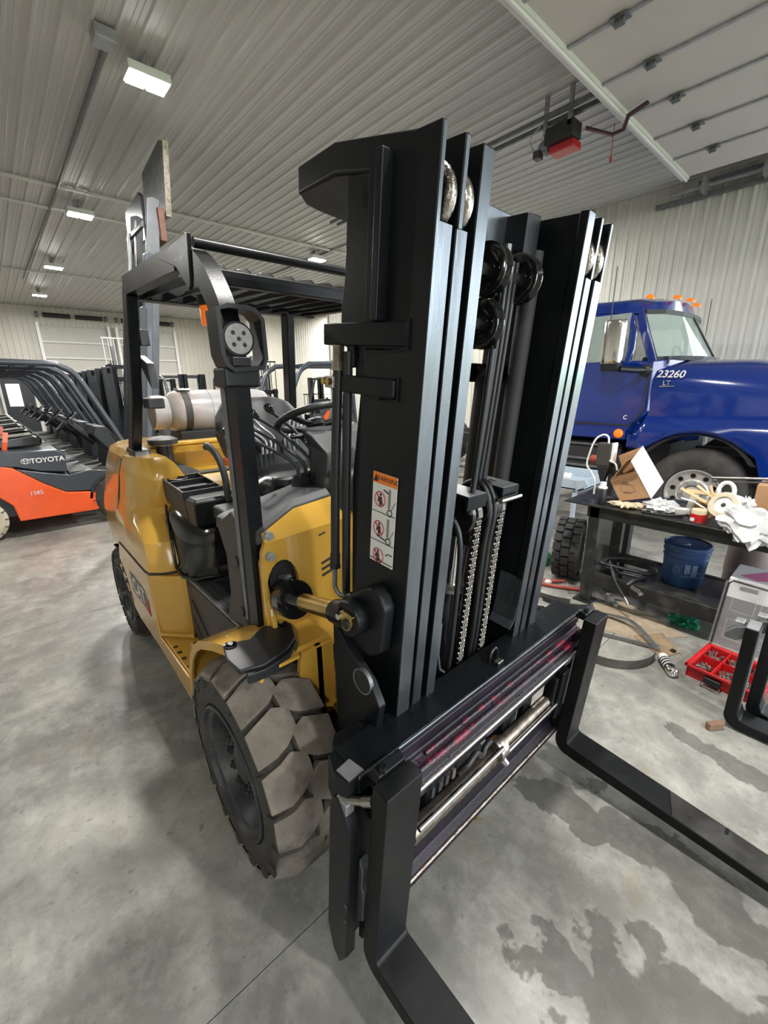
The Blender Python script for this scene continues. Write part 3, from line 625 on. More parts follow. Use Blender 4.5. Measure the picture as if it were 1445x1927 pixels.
# ---- forks
for a0, nm in ((-.222, 0), (.970, 1)):
    a1 = a0 + .128
    prof = [(-.145,.755),(-.20,.755),(-.20,.115),(-.204,.103),(-.215,.097),(-.80,.092),(-1.40,.078),(-1.42,.068),(-1.40,.062),(-.80,.05),(-.26,.036)] + [(-.21+.065*math.cos(t), .101+.065*math.sin(t)) for t in (math.radians(x) for x in range(-80, 1, 16))]
    f = M().prism(prof, 'u', a0, a1).build('fork', 'fork_paint', FL, bevel=.004)
    M().add([(-.64,a0+.004,.0940),(-1.39,a0+.004,.0800),(-1.39,a1-.004,.0800),(-.60,a1-.004,.0940),(-.64,a0+.004,.0955),(-1.39,a0+.004,.0815),(-1.39,a1-.004,.0815),(-.60,a1-.004,.0955)], [(0,1,2,3),(7,6,5,4),(0,1,5,4),(1,2,6,5),(2,3,7,6),(3,0,4,7)]).build('worn_blade_top', 'blade_steel', f)
    M().prism([(-.145,.735),(-.10,.735),(-.10,.745),(-.118,.775),(-.145,.765)], 'u', a0+.02, a1-.01).build('fork_hook', 'mast_paint', f, bevel=.004)
    M().prism([(-.145,.20),(-.10,.20),(-.10,.05),(-.12,.06),(-.125,.12),(-.145,.13)], 'u', a0+.02, a1-.01).build('fork_hook', 'mast_paint', f, bevel=.004)
    M().cyl((-.135,a0+.04,.755), (-.135,a0+.04,.785), .010, n=8).build('fork_latch', 'black_gloss', f)
# ---- warning decal on the near channel
def dm(b0, w0, eps=-.0045):
    o = MT((b0, eps, w0)); p1 = MT((b0-1, eps, w0)); p2 = MT((b0, eps, w0+1)); return plane_m(o, [p1[i]-o[i] for i in range(3)], [p2[i]-o[i] for i in range(3)])
# reads left to right toward the front (b falls)
dec = M().box((.055,-.0052,1.205), (.150,-.003,1.468)).build('warning_decal', 'label_white', FL)
M().box((.055,-.0058,1.438), (.150,-.005,1.468)).build('decal_header', 'label_orange', dec)
text_mesh('decal_text', 'WARNING', .019, 'ink', dec, dm(.093, 1.453, -.0062), .0002)
def dpoly(poly, m='ink', nm='decal_mark'):
    return M().prism([(b, w) for b, w in poly], 'u', -.0066, -.0058).build(nm, m, dec)
dpoly([(.147,1.443),(.128,1.443),(.1375,1.463)])
def ring(b, w, r, m='ink_red', t=.0028, nm='decal_ring'):
    M().tube([(b+r*math.cos(k*PI/12), -.0062, w+r*math.sin(k*PI/12)) for k in range(24)], t/2, 4, closed=True).build(nm, m, dec)
def line(p, q, t=.0018, m='ink'): M().bar([(p[0],-.0062,p[1]),(q[0],-.0062,q[1])], t, .0012, up=(0,1,0)).build('decal_line', m, dec)
for i, w in enumerate((1.395, 1.310, 1.228)):
    ring(.118 - (.004 if i == 2 else 0), w, .021)
    line((.133, w+.015), (.103, w-.015), .003, 'ink_red')
    M().cyl((.116,-.0062,w+.013), (.116,-.0058,w+.013), .0042, n=10).build('decal_head', 'ink', dec)
    dpoly([(.122,w+.007),(.112,w+.008),(.108,w-.006),(.113,w-.018),(.118,w-.018),(.121,w-.004),(.126,w-.010),(.127,w-.002)], nm='decal_figure')
for w in (1.358, 1.272): line((.1495, w), (.0555, w), .0015)
for w in (1.365, 1.282): ring(.077, w, .009, 'ink', .003); line((.083,w+.012),(.083,w+.065), .0012); line((.078,w+.012),(.078,w+.065), .0012); line((.072,w+.008),(.057,w+.035), .0012)
line((.105,1.425),(.085,1.418), .003); line((.125,1.288),(.088,1.282), .003)
line((.149,1.213),(.056,1.213), .002); ring(.110,1.211,.008,'ink',.003); line((.075,1.245),(.056,1.245), .002); line((.085,1.235),(.075,1.245), .002)
# ================================================================ forklift body (world x, u, z)
def mu(u): return 2*UC-u
def B(): return MB()
# tyres ---------------------------------------------------------
def truck_wheel(x, z, u_out, r, w, rim_r, name, lugs=True, side=1, nb=18, detail=True):
    """u_out = outer face, side=1 faces the near side"""
    s = side; q = B().lathe((x, u_out, z), (0, s, 0), [(.025,rim_r),(.004,rim_r+.012),(0,r*.72),(.004,r*.86),(.012,r-.05),(.03,r-.034),(w-.03,r-.034),(w-.012,r-.05),(w,r*.8),(w,rim_r),(w-.03,rim_r)], 56, False).build(name, 'side_rubber', FL, smooth=35)
    B().lathe((x, u_out, z), (0, s, 0), [(.012,rim_r+.004),(.0,rim_r+.004),(-.004,rim_r-.006),(.012,rim_r-.014),(.02,rim_r-.03),(.03,rim_r-.034),(.05,rim_r-.045),(.075,rim_r-.052),(.085,rim_r*.62),(.075,rim_r*.56),(.060,rim_r*.52),(.056,.05),(.056,.0)], 48, False).build('rim', 'rim_grey', q, smooth=30)
    if detail:
        B().lathe((x, u_out, z), (0, s, 0), [(.034,rim_r-.028),(.028,rim_r-.022),(.036,rim_r-.018)], 48, False).build('lock_ring', 'rim_grey', q, smooth=40)
        B().lathe((x, u_out+.035*s, z), (0, s, 0), [(.025,.075),(.012,.073),(.004,.06),(.0,.04),(.0,.0)], 24, False).build('hub_cap', 'rim_grey', q, smooth=35)
        for k in range(10):
            t = 2*PI*k/10; c = (x+.098*math.cos(t), u_out, z+.098*math.sin(t))
            B().cyl((c[0], u_out+.058*s, c[2]), (c[0], u_out+.036*s, c[2]), .018, n=6).cyl((c[0], u_out+.045*s, c[2]), (c[0], u_out+.028*s, c[2]), .008, n=8).build('lug_nut', 'rim_grey', q)
    return q
def treads(q, x, z, u_out, r, w, nb, side=1, m='tread'):
    """interlocking hexagonal blocks, left and right rows half a pitch apart"""
    p = 2*PI/nb; rin = r-.02
    def P(t, uu, rr): return (x+rr*math.cos(t), u_out+uu*side, z+rr*math.sin(t))
    for row in (0, 1):
        for k in range(nb):
            t0 = p*(k + .5*row)
            # (phase in pitch, across) outline of one block
            h = w/2; sh = lambda u: .26*max(0, 1-u/(h-.03))**.8
            o = [(-.44,-.004),(-.435,h*.40),(-.44,h-.040),(-.24,h+.011),(.0,h+.012),(.24,h+.011),(.44,h-.040),(.435,h*.40),(.37,-.004)]
            o = [(ph+sh(uu), uu) for ph, uu in o]
            if row: o = [(ph, w-uu) for ph, uu in o]
            top = []; bot = []
            for ph, uu in o:
                edge = uu < .002 or uu > w-.002
                rr = r-.034 if edge else r-.002
                if .01 < uu < w-.01: rr = r
                uu2 = min(max(uu, 0), w)
                top.append(P(t0+ph*p, uu, rr)); bot.append(P(t0+ph*p*1.02, uu2, rin-.03))
            mb = B(); n = len(o)
            cs = [P(t0+p*ph, uu, r) for ph, uu in ((.02, (h+.01) if not row else w-h-.01), (.06, h*.5 if not row else w-h*.5))]; c = P(t0+p*.03, h*.62 if not row else w-h*.62, r)
            mb.add(top + bot + [c], [(i, (i+1) % n, (i+1) % n+n, i+n) for i in range(n)] + [(i, (i+1) % n, 2*n) for i in range(n)])
            mb.build('tread_block', m, q, bevel=.004, seg=2, smooth=38)
    # sidewall lugs
    for k in range(nb):
        t = p*(k-.1); g = .055
        B().add([P(t-g, -.004, r-.038), P(t+g, -.004, r-.038), P(t+g*.8, -.006, r-.085), P(t-g*.8, -.006, r-.085), P(t-g, .02, r-.05), P(t+g, .02, r-.05), P(t+g*.8, .02, r-.09), P(t-g*.8, .02, r-.09)],
            [(0,1,2,3),(4,5,6,7),(0,1,5,4),(1,2,6,5),(2,3,7,6),(3,0,4,7)]).build('shoulder_lug', 'side_rubber', q, bevel=.003, seg=1)
fw = truck_wheel(1.335, .412, .395, .412, .28, .250, 'front_tyre'); treads(fw, 1.335, .412, .395, .412, .28, 17)
fw2 = truck_wheel(1.335, .412, mu(.395), .412, .28, .250, 'front_tyre', side=-1)
rw = truck_wheel(3.42, .355, .46, .355, .24, .20, 'rear_tyre'); treads(rw, 3.42, .355, .46, .355, .24, 20, m='rubber')
B().lathe((3.42,.46,.355), (0,1,0), [(-.03,.0),(-.03,.03),(-.02,.045),(.05,.055),(.09,.06)], 20, False).build('rear_hub', 'rim_grey', rw, smooth=35)
truck_wheel(3.42, .355, mu(.46), .355, .24, .20, 'rear_tyre', side=-1, detail=False)
B().box((1.3,.6,.3), (1.5,mu(.6),.5)).build('front_axle', 'black_matte', FL, bevel=.02)
B().box((1.05,.72,.12), (2.6,mu(.72),.40)).build('chassis', 'black_matte', FL, bevel=.02)
B().box((3.3,.6,.25), (3.55,mu(.6),.45)).build('rear_axle', 'black_matte', FL, bevel=.02)
# lower side panel + step -----------------------------------------
low = [(3.36,.60),(3.22,.815),(2.52,.815),(2.47,.43),(1.80,.43),(1.79,.30),(1.99,.28),(2.45,.33),(2.95,.34),(3.10,.37),(3.22,.47)]
for s in (0, 1):
    a, b = (.46,.474) if s == 0 else (mu(.474), mu(.46))
    sp = B().prism(low, 'u', a, b).build('lower_side_panel', 'yellow', FL, bevel=.008, seg=3)
    if s == 0: SP = sp
riser = B().prism([(2.515,.462),(2.485,.47),(2.375,.565),(2.355,.60),(2.345,.66),(2.60,.66),(2.60,.49)], 'z', .43, .805).build('step_riser', 'yellow', FL, bevel=.012, seg=3)
B().prism([(2.51,.465),(2.36,.58),(2.34,.62),(2.30,.60),(2.46,.463)], 'z', .43, .455).build('riser_foot', 'yellow', FL, bevel=.01)
st = B().box((1.76,.4745,.405), (2.50,.66,.43)).build('step_tread', 'yellow', FL, bevel=.004)
for x in (2.30,2.23,2.16,2.07,2.0,1.94,1.88):
    B().cyl((x,.495,.4285), (x,.495,.432), .013, n=14).build('step_hole', 'black_gloss', st)
for x in (2.26,2.12,1.98): B().cyl((x,.59,.4285), (x,.59,.432), .013, n=14).build('step_hole', 'black_gloss', st)
B().cyl((2.12,.54,.43), (2.12,.54,.442), .016, n=6).build('step_bolt', 'yellow', st)
# maker's sign on the side
Mx = plane_m((2.80,.4585,.59), (-1,0,0), (0,0,1))
dec2 = B().prism([(3.02,.665),(2.70,.665),(2.60,.60),(2.60,.505),(2.66,.52),(3.02,.52)], 'u', .4585, .4598).build('side_decal', 'decal_grey', FL)
B().prism([(2.70,.520),(2.60,.508),(2.60,.60),(2.625,.618),(2.64,.54)], 'u', .4575, .4590).build('decal_corner', 'ink_red', dec2)
text_mesh('decal_outline', 'CAT', .150, 'ink', dec2, plane_m((2.82,.4580,.590), (-1,0,0), (0,0,1)), .0003, offset=.009)  # black outline printed behind the white letters
text_mesh('decal_text', 'CAT', .150, 'label_white', dec2, plane_m((2.82,.4570,.590), (-1,0,0), (0,0,1)), .0003, offset=.003)
# hood skirt and pillar (near and far side) -------------------------
def ring(pts, z): return [(p[0], p[1], z) for p in pts]
def skirt(f):
    L = [ (.818,[(3.22,.463),(3.0,.462),(2.56,.462),(2.50,.468),(2.45,.52),(2.43,.57),(2.425,.62),(2.5,.80),(3.22,.80)]),
          (.90,[(3.21,.466),(3.0,.463),(2.56,.463),(2.50,.470),(2.455,.52),(2.44,.575),(2.44,.62),(2.5,.80),(3.22,.80)]),
          (.98,[(3.20,.47),(3.0,.466),(2.58,.466),(2.525,.475),(2.485,.53),(2.475,.58),(2.475,.62),(2.5,.80),(3.22,.80)]),
          (1.02,[(3.19,.474),(3.0,.47),(2.66,.472),(2.60,.482),(2.55,.54),(2.535,.59),(2.535,.63),(2.55,.80),(3.22,.80)]),
          (1.05,[(3.18,.48),(3.02,.478),(2.80,.482),(2.74,.495),(2.66,.55),(2.63,.60),(2.62,.64),(2.62,.80),(3.20,.80)]),
          (1.085,[(3.16,.488),(3.03,.49),(2.90,.497),(2.84,.51),(2.74,.56),(2.70,.61),(2.69,.65),(2.69,.80),(3.18,.80)]),
          (1.12,[(3.13,.495),(3.0,.50),(2.93,.507),(2.85,.525),(2.77,.575),(2.725,.61),(2.70,.65),(2.70,.80),(3.16,.80)]),
          (1.20,[(3.08,.50),(2.97,.505),(2.90,.512),(2.80,.53),(2.71,.575),(2.67,.60),(2.65,.64),(2.66,.80),(3.14,.80)]),
          (1.30,[(3.00,.505),(2.93,.51),(2.86,.52),(2.74,.54),(2.66,.575),(2.63,.60),(2.62,.64),(2.66,.78),(3.14,.78)]),
          (1.38,[(2.94,.515),(2.88,.52),(2.82,.53),(2.73,.545),(2.67,.575),(2.66,.60),(2.66,.64),(2.68,.74),(3.14,.74)]),
          (1.42,[(2.93,.53),(2.88,.535),(2.83,.54),(2.76,.555),(2.70,.58),(2.69,.61),(2.69,.64),(2.70,.70),(3.12,.70)])]
    b = B().loft([[(p[0], f(p[1]), z) for p in pts] for z, pts in L])
    return b.build('hood_side_panel', 'yellow', FL, bevel=0, smooth=32)
skirt(lambda u: u)
skirt(mu)
B().tube([(3.2,.462,.812),(2.56,.460,.812),(2.49,.468,.812),(2.43,.55,.812),(2.42,.62,.812)], .006, 6).build('panel_seam', 'black_matte', FL)
# counterweight -----------------------------------------------------
def cw(z, xf, ro, ri, xr):
    """footprint with chamfered rear corners: ro = outer u near the front, ri = u at the rear corner"""
    return [(xf, ro, z), (xr-.42, ro+.005, z), (xr-.12, ri, z), (xr-.03, ri+.08, z), (xr, ri+.22, z), (xr, mu(ri+.22), z), (xr-.03, mu(ri+.08), z), (xr-.12, mu(ri), z), (xr-.42, mu(ro+.005), z), (xf, mu(ro), z)]
cwt = B().loft([cw(.60,3.72,.50,.535,3.86), cw(.66,3.68,.488,.515,3.94), cw(.80,3.20,.480,.505,3.98), cw(.95,3.16,.478,.51,3.99), cw(1.15,3.11,.495,.545,3.95), cw(1.30,3.02,.51,.57,3.90), cw(1.40,2.95,.535,.60,3.84), cw(1.435,2.95,.57,.64,3.76)]).build('counterweight', 'yellow', FL, smooth=30)
B().tube([(3.20,.474,.80),(3.185,.476,1.0),(3.13,.493,1.10),(3.02,.505,1.28),(2.955,.525,1.40)], .005, 6).build('panel_seam', 'black_matte', FL)
B().box((3.02,.72,1.05), (3.16,mu(.72),1.455)).build('counterweight_front', 'yellow_bright', FL, bevel=.02, seg=3)
B().box((3.0,.70,1.44), (3.10,mu(.70),1.462)).build('hood_edge', 'yellow_bright', FL, bevel=.006)
# engine hood and black seat deck -----------------------------------
B().loft([[(2.36,.66,.82),(3.1,.66,.82),(3.1,mu(.66),.82),(2.36,mu(.66),.82)],[(2.40,.66,1.1),(3.1,.66,1.1),(3.1,mu(.66),1.1),(2.40,mu(.66),1.1)],[(2.50,.68,1.22),(3.1,.68,1.22),(3.1,mu(.68),1.22),(2.50,mu(.68),1.22)],[(2.60,.72,1.27),(3.05,.72,1.28),(3.05,mu(.72),1.28),(2.60,mu(.72),1.27)]]).build('engine_hood', 'yellow_bright', FL, bevel=.02, seg=3)
B().cyl((2.66,.655,1.20), (2.66,.82,1.20), .075, n=20).build('hood_hinge_cover', 'yellow', FL, bevel=.02, seg=3)
def sd(z, xf, un): return [(2.62,un,z),(xf+.12,un,z),(xf+.04,un+.05,z),(xf,un+.16,z),(xf,mu(un+.16),z),(xf+.04,mu(un+.05),z),(xf+.12,mu(un),z),(2.62,mu(un),z)]
B().loft([sd(.80,2.20,.612),sd(.83,2.185,.60),(sd(.86,2.215,.612)),sd(1.0,2.21,.615),sd(1.08,2.22,.63),sd(1.14,2.27,.66),sd(1.17,2.36,.70),sd(1.175,2.5,.75)]).build('seat_deck', 'black_gloss', FL, smooth=45)
B().tube([(2.43,.595,.83),(2.45,.60,.95),(2.50,.61,1.03),(2.66,.65,1.125),(2.70,.68,1.16)], .008, 8, sm=4).build('deck_lip', 'black_gloss', FL, smooth=60)
B().tube([(2.44,.60,.822),(2.3,.59,.822),(2.22,.63,.822),(2.18,.76,.822),(2.18,1.5,.822)], .010, 8).build('deck_lip', 'black_gloss', FL, smooth=60)
# floor and inner step side
B().box((1.45,.615,.775), (2.42,mu(.615),.80)).build('floor_plate', 'step_grey', FL, bevel=.006)
mt = B().box((1.52,.66,.80), (2.20,mu(.66),.806)).build('floor_mat', 'grey_plastic', FL)
for k in range(9): B().box((1.93+.026*k,.70,.806), (1.938+.026*k,.86,.811)).build('mat_rib', 'black_plastic', mt)
B().prism([(2.36,.79),(1.60,.79),(1.60,.42),(2.36,.42)], 'u', .615, .64).build('step_side', 'step_grey', FL, bevel=.004)
for p, q in (((2.28,.68),(1.95,.44)),((2.30,.56),(2.15,.44))): B().bar([(p[0],.612,p[1]),(q[0],.612,q[1])], .008, .012, up=(0,1,0)).build('pressed_rib', 'step_grey', FL)
B().box((1.55,.612,.79), (2.38,.632,.808)).build('floor_edge', 'galv_dark', FL, bevel=.004)
# fender over the front wheel ---------------------------------------
fx, fz = 1.385, .405
ang = [205,195,180,168,156,144,132,120,108] ; ang = [math.radians(180-a) for a in ang]
arcp = [(fx + .47*math.cos(t), fz + .47*math.sin(t)) for t in ang]
arcp[0] = (1.82,.20)
grid = []
for i, (x, z) in enumerate(arcp): grid.append([(x, u, z) for u in (.435, .44, .52, .63)])
grid += [[(x, u, z) for u in (.435+d, .44+d, .52+d*.5, .63)] for x, z, d in ((1.46,.885,.0),(1.38,.895,.02),(1.28,.895,.04),(1.16,.888,.05))]
B().sheet(grid, (0,0,.012)).build('front_fender', 'yellow', FL, smooth=40)
lip = [g[0] for g in grid]
B().bar([(p[0],p[1]+.004,p[2]-.008) for p in lip], .010, .034, up=(1,0,.3)).build('fender_lip', 'yellow_flat', FL, smooth=50)
q = B().prism([(1.19,.425),(1.28,.42),(1.375,.445),(1.34,.53),(1.385,.60),(1.37,.68),(1.33,.70),(1.235,.66),(1.19,.60),(1.165,.50)], 'z', .905, .925).build('mud_plate', 'black_plastic', FL, bevel=.006, seg=3)
B().prism([(1.175,.44),(1.165,.50),(1.19,.60),(1.235,.66),(1.225,.66),(1.17,.60),(1.15,.5),(1.16,.44)], 'z', .88, .915).build('mud_flap', 'black_plastic', FL, bevel=.004)
for x, u in ((1.345,.462),(1.345,.665)):
    B().lathe((x,u,.924), (0,0,1), [(0,.022),(.004,.024),(.005,.017),(.001,.015)], 20).build('plate_ring', 'black_gloss', q, smooth=40)
    B().cyl((x,u,.925), (x,u,.936), .011, n=6).build('plate_bolt', 'chrome', q)
# front structure: triangular gusset, tower, yellow cowl --------------
B().prism([(1.535,.875),(1.505,1.315),(1.48,1.33),(1.455,1.31),(1.33,.90),(1.33,.875)], 'u', .628, .648).build('leg_gusset', 'yellow', FL, bevel=.006)
B().box((1.22,.63,.86), (1.56,.80,.885)).build('fender_deck', 'yellow', FL, bevel=.006)
B().prism([(.62,.55),(.80,.55),(.80,.87),(.66,.87)], 'x', 1.20, 1.23).build('fender_front_web', 'yellow', FL, bevel=.005)
B().box((1.20,.72,.50), (1.5,.75,.87)).build('inner_web', 'yellow', FL, bevel=.004)
# cowl panel with the round opening for the tilt cylinder
def cowl_panel():
    x = 1.37; hole = [(.70+.068*math.cos(t), 1.065+.11*math.sin(t)) for t in (math.radians(a) for a in range(0, 360, 18))]
    outer = [(1.70,1.06),(1.70,1.17),(1.70,1.29),(1.35,1.28),(1.0,1.273),(.78,1.262),(.64,1.255),(.625,1.22),(.62,1.15),(.62,1.10),(.62,1.06),(.62,1.02),(.62,.96),(.62,.90),(.64,.85),(.78,.80),(1.0,.66),(1.35,.60),(1.70,.60),(1.70,.95)]
    vs = [(x, *h) for h in hole] + [(x, *o) for o in outer] + [(x+.02, *h) for h in hole] + [(x+.02, *o) for o in outer]; n = 20; fs = []
    for i in range(n):
        j = (i+1) % n; fs += [(i, j, n+j, n+i), (2*n+i, 3*n+i, 3*n+j, 2*n+j), (i, 2*n+i, 2*n+j, j), (n+i, n+j, 3*n+j, 3*n+i)]
    return B().add(vs, fs).build('front_cowl', 'yellow', FL, smooth=30)
cp = cowl_panel()
B().sheet([[(1.37,.64,1.255),(1.37,.80,1.262),(1.37,1.05,1.275),(1.37,1.70,1.29)],[(1.385,.64,1.29),(1.43,.80,1.345),(1.44,1.05,1.365),(1.46,1.70,1.375)]], (.012,0,-.004)).build('cowl_top', 'yellow', FL, smooth=20)
for u, z in ((.652,1.285),(.652,1.205)): B().cyl((1.352,u,z), (1.37,u,z), .017, n=14).cyl((1.338,u,z), (1.353,u,z), .010, n=6).build('cowl_bolt', 'galv', cp)
for k in range(3): B().cb((1.368,.90,1.115-.027*k), (.006,.05,.009), (14,0,0)).build('cowl_slot', 'black_matte', cp)
B().cb((1.368,.885,1.235), (.006,.03,.005), (14,0,0)).build('cowl_slot', 'black_matte', cp)
B().box((1.40,.66,.55), (1.55,mu(.66),1.28)).build('bulkhead', 'black_matte', FL)
B().prism([(1.40,.50),(1.40,.72),(1.12,.78),(1.10,.70),(1.20,.52)], 'u', .80, .82).build('frame_bracket', 'yellow', FL, bevel=.006)
B().box((1.10,.80,.50), (1.38,1.54,.53)).build('frame_floor', 'yellow', FL, bevel=.006)
B().lathe((1.20,.798,.64), (0,1,0), [(0,.09),(-.01,.09),(-.01,.03)], 24, False).build('frame_boss', 'yellow', FL, smooth=40)
# black plastic dash top
B().loft([[(1.74,.60,1.24),(1.40,.625,1.24),(1.40,.66,1.25),(1.43,.80,1.26),(1.44,1.05,1.28),(1.45,mu(.66),1.28),(1.78,mu(.62),1.30),(1.80,1.0,1.30)],
          [(1.72,.60,1.29),(1.43,.62,1.295),(1.39,.65,1.30),(1.435,.80,1.35),(1.445,1.05,1.37),(1.46,mu(.66),1.38),(1.76,mu(.62),1.36),(1.78,1.0,1.35)],
          [(1.71,.63,1.305),(1.45,.65,1.31),(1.42,.68,1.318),(1.47,.83,1.375),(1.48,1.07,1.395),(1.49,mu(.70),1.40),(1.73,mu(.66),1.38),(1.75,1.0,1.365)]]).build('dash_top', 'grey_plastic', FL, bevel=.008, seg=2)
B().loft([[(1.50,1.0,1.36),(1.48,mu(.72),1.36),(1.72,mu(.72),1.36),(1.72,1.06,1.36)],[(1.52,1.03,1.52),(1.50,mu(.76),1.52),(1.70,mu(.76),1.54),(1.72,1.06,1.54)],[(1.60,1.0,1.60),(1.58,mu(.80),1.60),(1.70,mu(.80),1.625),(1.72,1.02,1.625)]]).build('instrument_cowl', 'grey_plastic', FL, bevel=.015, seg=3)
B().lathe((1.47,1.12,1.30), (0,0,1), [(0,.14),(.10,.13),(.15,.10),(.17,.04)], 24).build('column_cover', 'black_plastic', FL, smooth=45)
B().cyl((1.505,1.155,1.53), (1.53,1.155,1.53), .011, n=14).build('cowl_plug', 'black_gloss', FL)
# black steering wheel
c = Vector((1.78,1.145,1.655)); nrm = Vector((.42,0,1)).normalized(); ax = Vector((0,1,0)); bx = nrm.cross(ax)
rimpts = [c + (ax*math.cos(t) + bx*math.sin(t))*.175 for t in (2*PI*k/32 for k in range(32))]
sw = B().tube(rimpts, .0165, 10, closed=True).build('steering_wheel', 'black_plastic', FL, smooth=60)
for t in (90+180, 20, 160): t = math.radians(t); B().bar([c - nrm*.03, c - nrm*.025 + (ax*math.cos(t)+bx*math.sin(t))*.09, c + (ax*math.cos(t)+bx*math.sin(t))*.168], .035, .012, up=nrm).build('spoke', 'black_plastic', sw, bevel=.003)
B().lathe(c - nrm*.05, nrm, [(0,.03),(.01,.045),(.035,.048),(.045,.035),(.047,0)], 20).build('horn_pad', 'black_plastic', sw, smooth=40)
B().cyl(c - nrm*.05, c - nrm*.30, .038, .05, 16).build('steering_column', 'black_plastic', FL, smooth=60)
B().tube([c - nrm*.09, c - nrm*.09 - ax*.10 + bx*.02, c - nrm*.08 - ax*.15], [.008,.012], 8).build('shift_lever', 'black_plastic', FL, smooth=60)
# four hydraulic levers with rubber boots
for k, (kn, bo) in enumerate((((1.92,.775,1.60),(1.70,.985,1.375)), ((1.93,.845,1.635),(1.70,1.025,1.38)), ((1.93,.93,1.66),(1.70,1.065,1.385)), ((1.93,1.01,1.68),(1.70,1.105,1.39)))):
    kn, bo = Vector(kn), Vector(bo); md = bo + Vector((.0,-.01,.09))
    q = B().tube([bo, md, md*.45+kn*.55+Vector((0,0,.02)), kn], .0085, 8, sm=4).build('control_lever', 'grey_plastic', FL, smooth=60)
    d = (kn - md).normalized(); B().lathe(kn - d*.005, d, [(0,.009),(.015,.013),(.03,.020),(.045,.021),(.058,.016),(.063,0)], 14).build('lever_knob', 'black_gloss', q, smooth=50)
    B().lathe(bo - Vector((0,0,.012)), (0,0,1), [(0,.030),(.008,.032),(.014,.024),(.020,.029),(.026,.021),(.032,.026),(.038,.018),(.044,.022),(.050,.012)], 16).build('lever_boot', 'black_matte', q, smooth=30)
B().tube([(1.80,.78,1.37),(1.74,.76,1.35),(1.72,.78,1.39),(1.74,.84,1.41),(1.76,.88,1.40)], .008, 8, sm=4).build('release_handle', 'white', FL, smooth=60)
# black seat
def seat_ring(x, u0, u1, z, d, k=10): return [(x - d*math.sin(PI*i/k)*.35, u0 + (u1-u0)*i/k, z) for i in range(k+1)] + [(x + d, u0 + (u1-u0)*(k-i)/k, z) for i in range(k+1)]
B().loft([seat_ring(2.26,.98,1.42,1.36,.10), seat_ring(2.28,.93,1.45,1.43,.12), seat_ring(2.32,.91,1.45,1.54,.12), seat_ring(2.36,.93,1.42,1.64,.11), seat_ring(2.40,.98,1.36,1.715,.09), seat_ring(2.42,1.06,1.28,1.745,.06)]).build('seat_backrest', 'grey_plastic', FL, smooth=60)
for k in range(4):
    o = k*.026
    for sg in (-1, 1):
        cu = 1.19
        B().tube([(2.222,cu+sg*(.035+o),1.44),(2.228,cu+sg*(.035+o),1.53-.01*k),(2.262,cu+sg*(.09+o),1.59-.012*k),(2.305,cu+sg*(.13+o*.8),1.66-.028*k)], .0085, 6, sm=3).build('seat_piping', 'galv', FL, smooth=60)
def cush(z, g): return [(1.90+g*.6,.95+g,z),(1.86+g*.4,1.03,z),(1.86+g*.4,1.36,z),(1.90+g*.6,1.44-g,z),(2.30-g,1.46-g,z),(2.30-g,.93+g,z)]
B().loft([cush(1.24,.03),cush(1.27,.0),cush(1.33,.0),cush(1.365,.03),cush(1.372,.07)]).build('seat_cushion', 'black_plastic', FL, bevel=.015, seg=3)
B().box((1.92,.90,1.17), (2.36,1.46,1.25)).build('seat_base', 'black_plastic', FL, bevel=.015)
B().box((1.85,.72,1.17), (2.1,1.0,1.24)).build('seat_pan', 'grey_plastic', FL, bevel=.015)
B().box((2.30,.90,1.385), (2.36,1.40,1.425)).build('orange_belt_strip', 'orange', FL, bevel=.004)
B().box((1.98,.84,1.24), (2.02,.93,1.275)).build('seat_belt_end', 'label_white', FL, bevel=.004)
B().tube([(2.30,.80,1.50),(2.24,.79,1.515),(2.16,.80,1.47),(2.12,.81,1.38),(2.13,.82,1.24)], .017, 10, sm=5).build('hip_rail', 'grey_plastic', FL, smooth=60)
# console tray with cup holder
tr = B().loft([[(2.64,.655,1.16),(2.28,.655,1.13),(2.28,.84,1.13),(2.64,.84,1.16)],[(2.67,.645,1.28),(2.29,.645,1.255),(2.29,.86,1.255),(2.67,.86,1.28)]]).build('console_tray', 'black_plastic', FL, bevel=.005)
for u0, u1 in ((.645,.655),(.85,.86)): B().loft([[(2.29,u0,1.253),(2.67,u0,1.278),(2.67,u1,1.278),(2.29,u1,1.253)],[(2.29,u0,1.285),(2.67,u0,1.308),(2.67,u1,1.308),(2.29,u1,1.285)]]).build('tray_rim', 'black_plastic', tr, bevel=.002)
for x, z in ((2.295,1.285),(2.38,1.288),(2.54,1.298),(2.665,1.305)): B().box((x-.005,.648,1.25), (x+.005,.857,z)).build('tray_rim', 'black_plastic', tr, bevel=.002)
B().lathe((2.60,.72,1.276), (0,0,1), [(0,.052),(.027,.056),(.029,.050),(.002,.046)], 24, False).build('cup_holder', 'black_plastic', tr, smooth=40)
B().loft([[(2.30,.66,1.115),(2.17,.655,1.12),(2.17,.86,1.12),(2.30,.85,1.115)],[(2.30,.65,1.24),(2.14,.65,1.25),(2.14,.87,1.25),(2.30,.87,1.24)],[(2.29,.665,1.262),(2.16,.665,1.268),(2.16,.855,1.268),(2.29,.855,1.262)]]).build('armrest', 'black_plastic', FL, bevel=.008, seg=3)
B().box((2.26,.71,1.05), (2.5,.80,1.15)).build('armrest_stand', 'black_plastic', FL, bevel=.006)
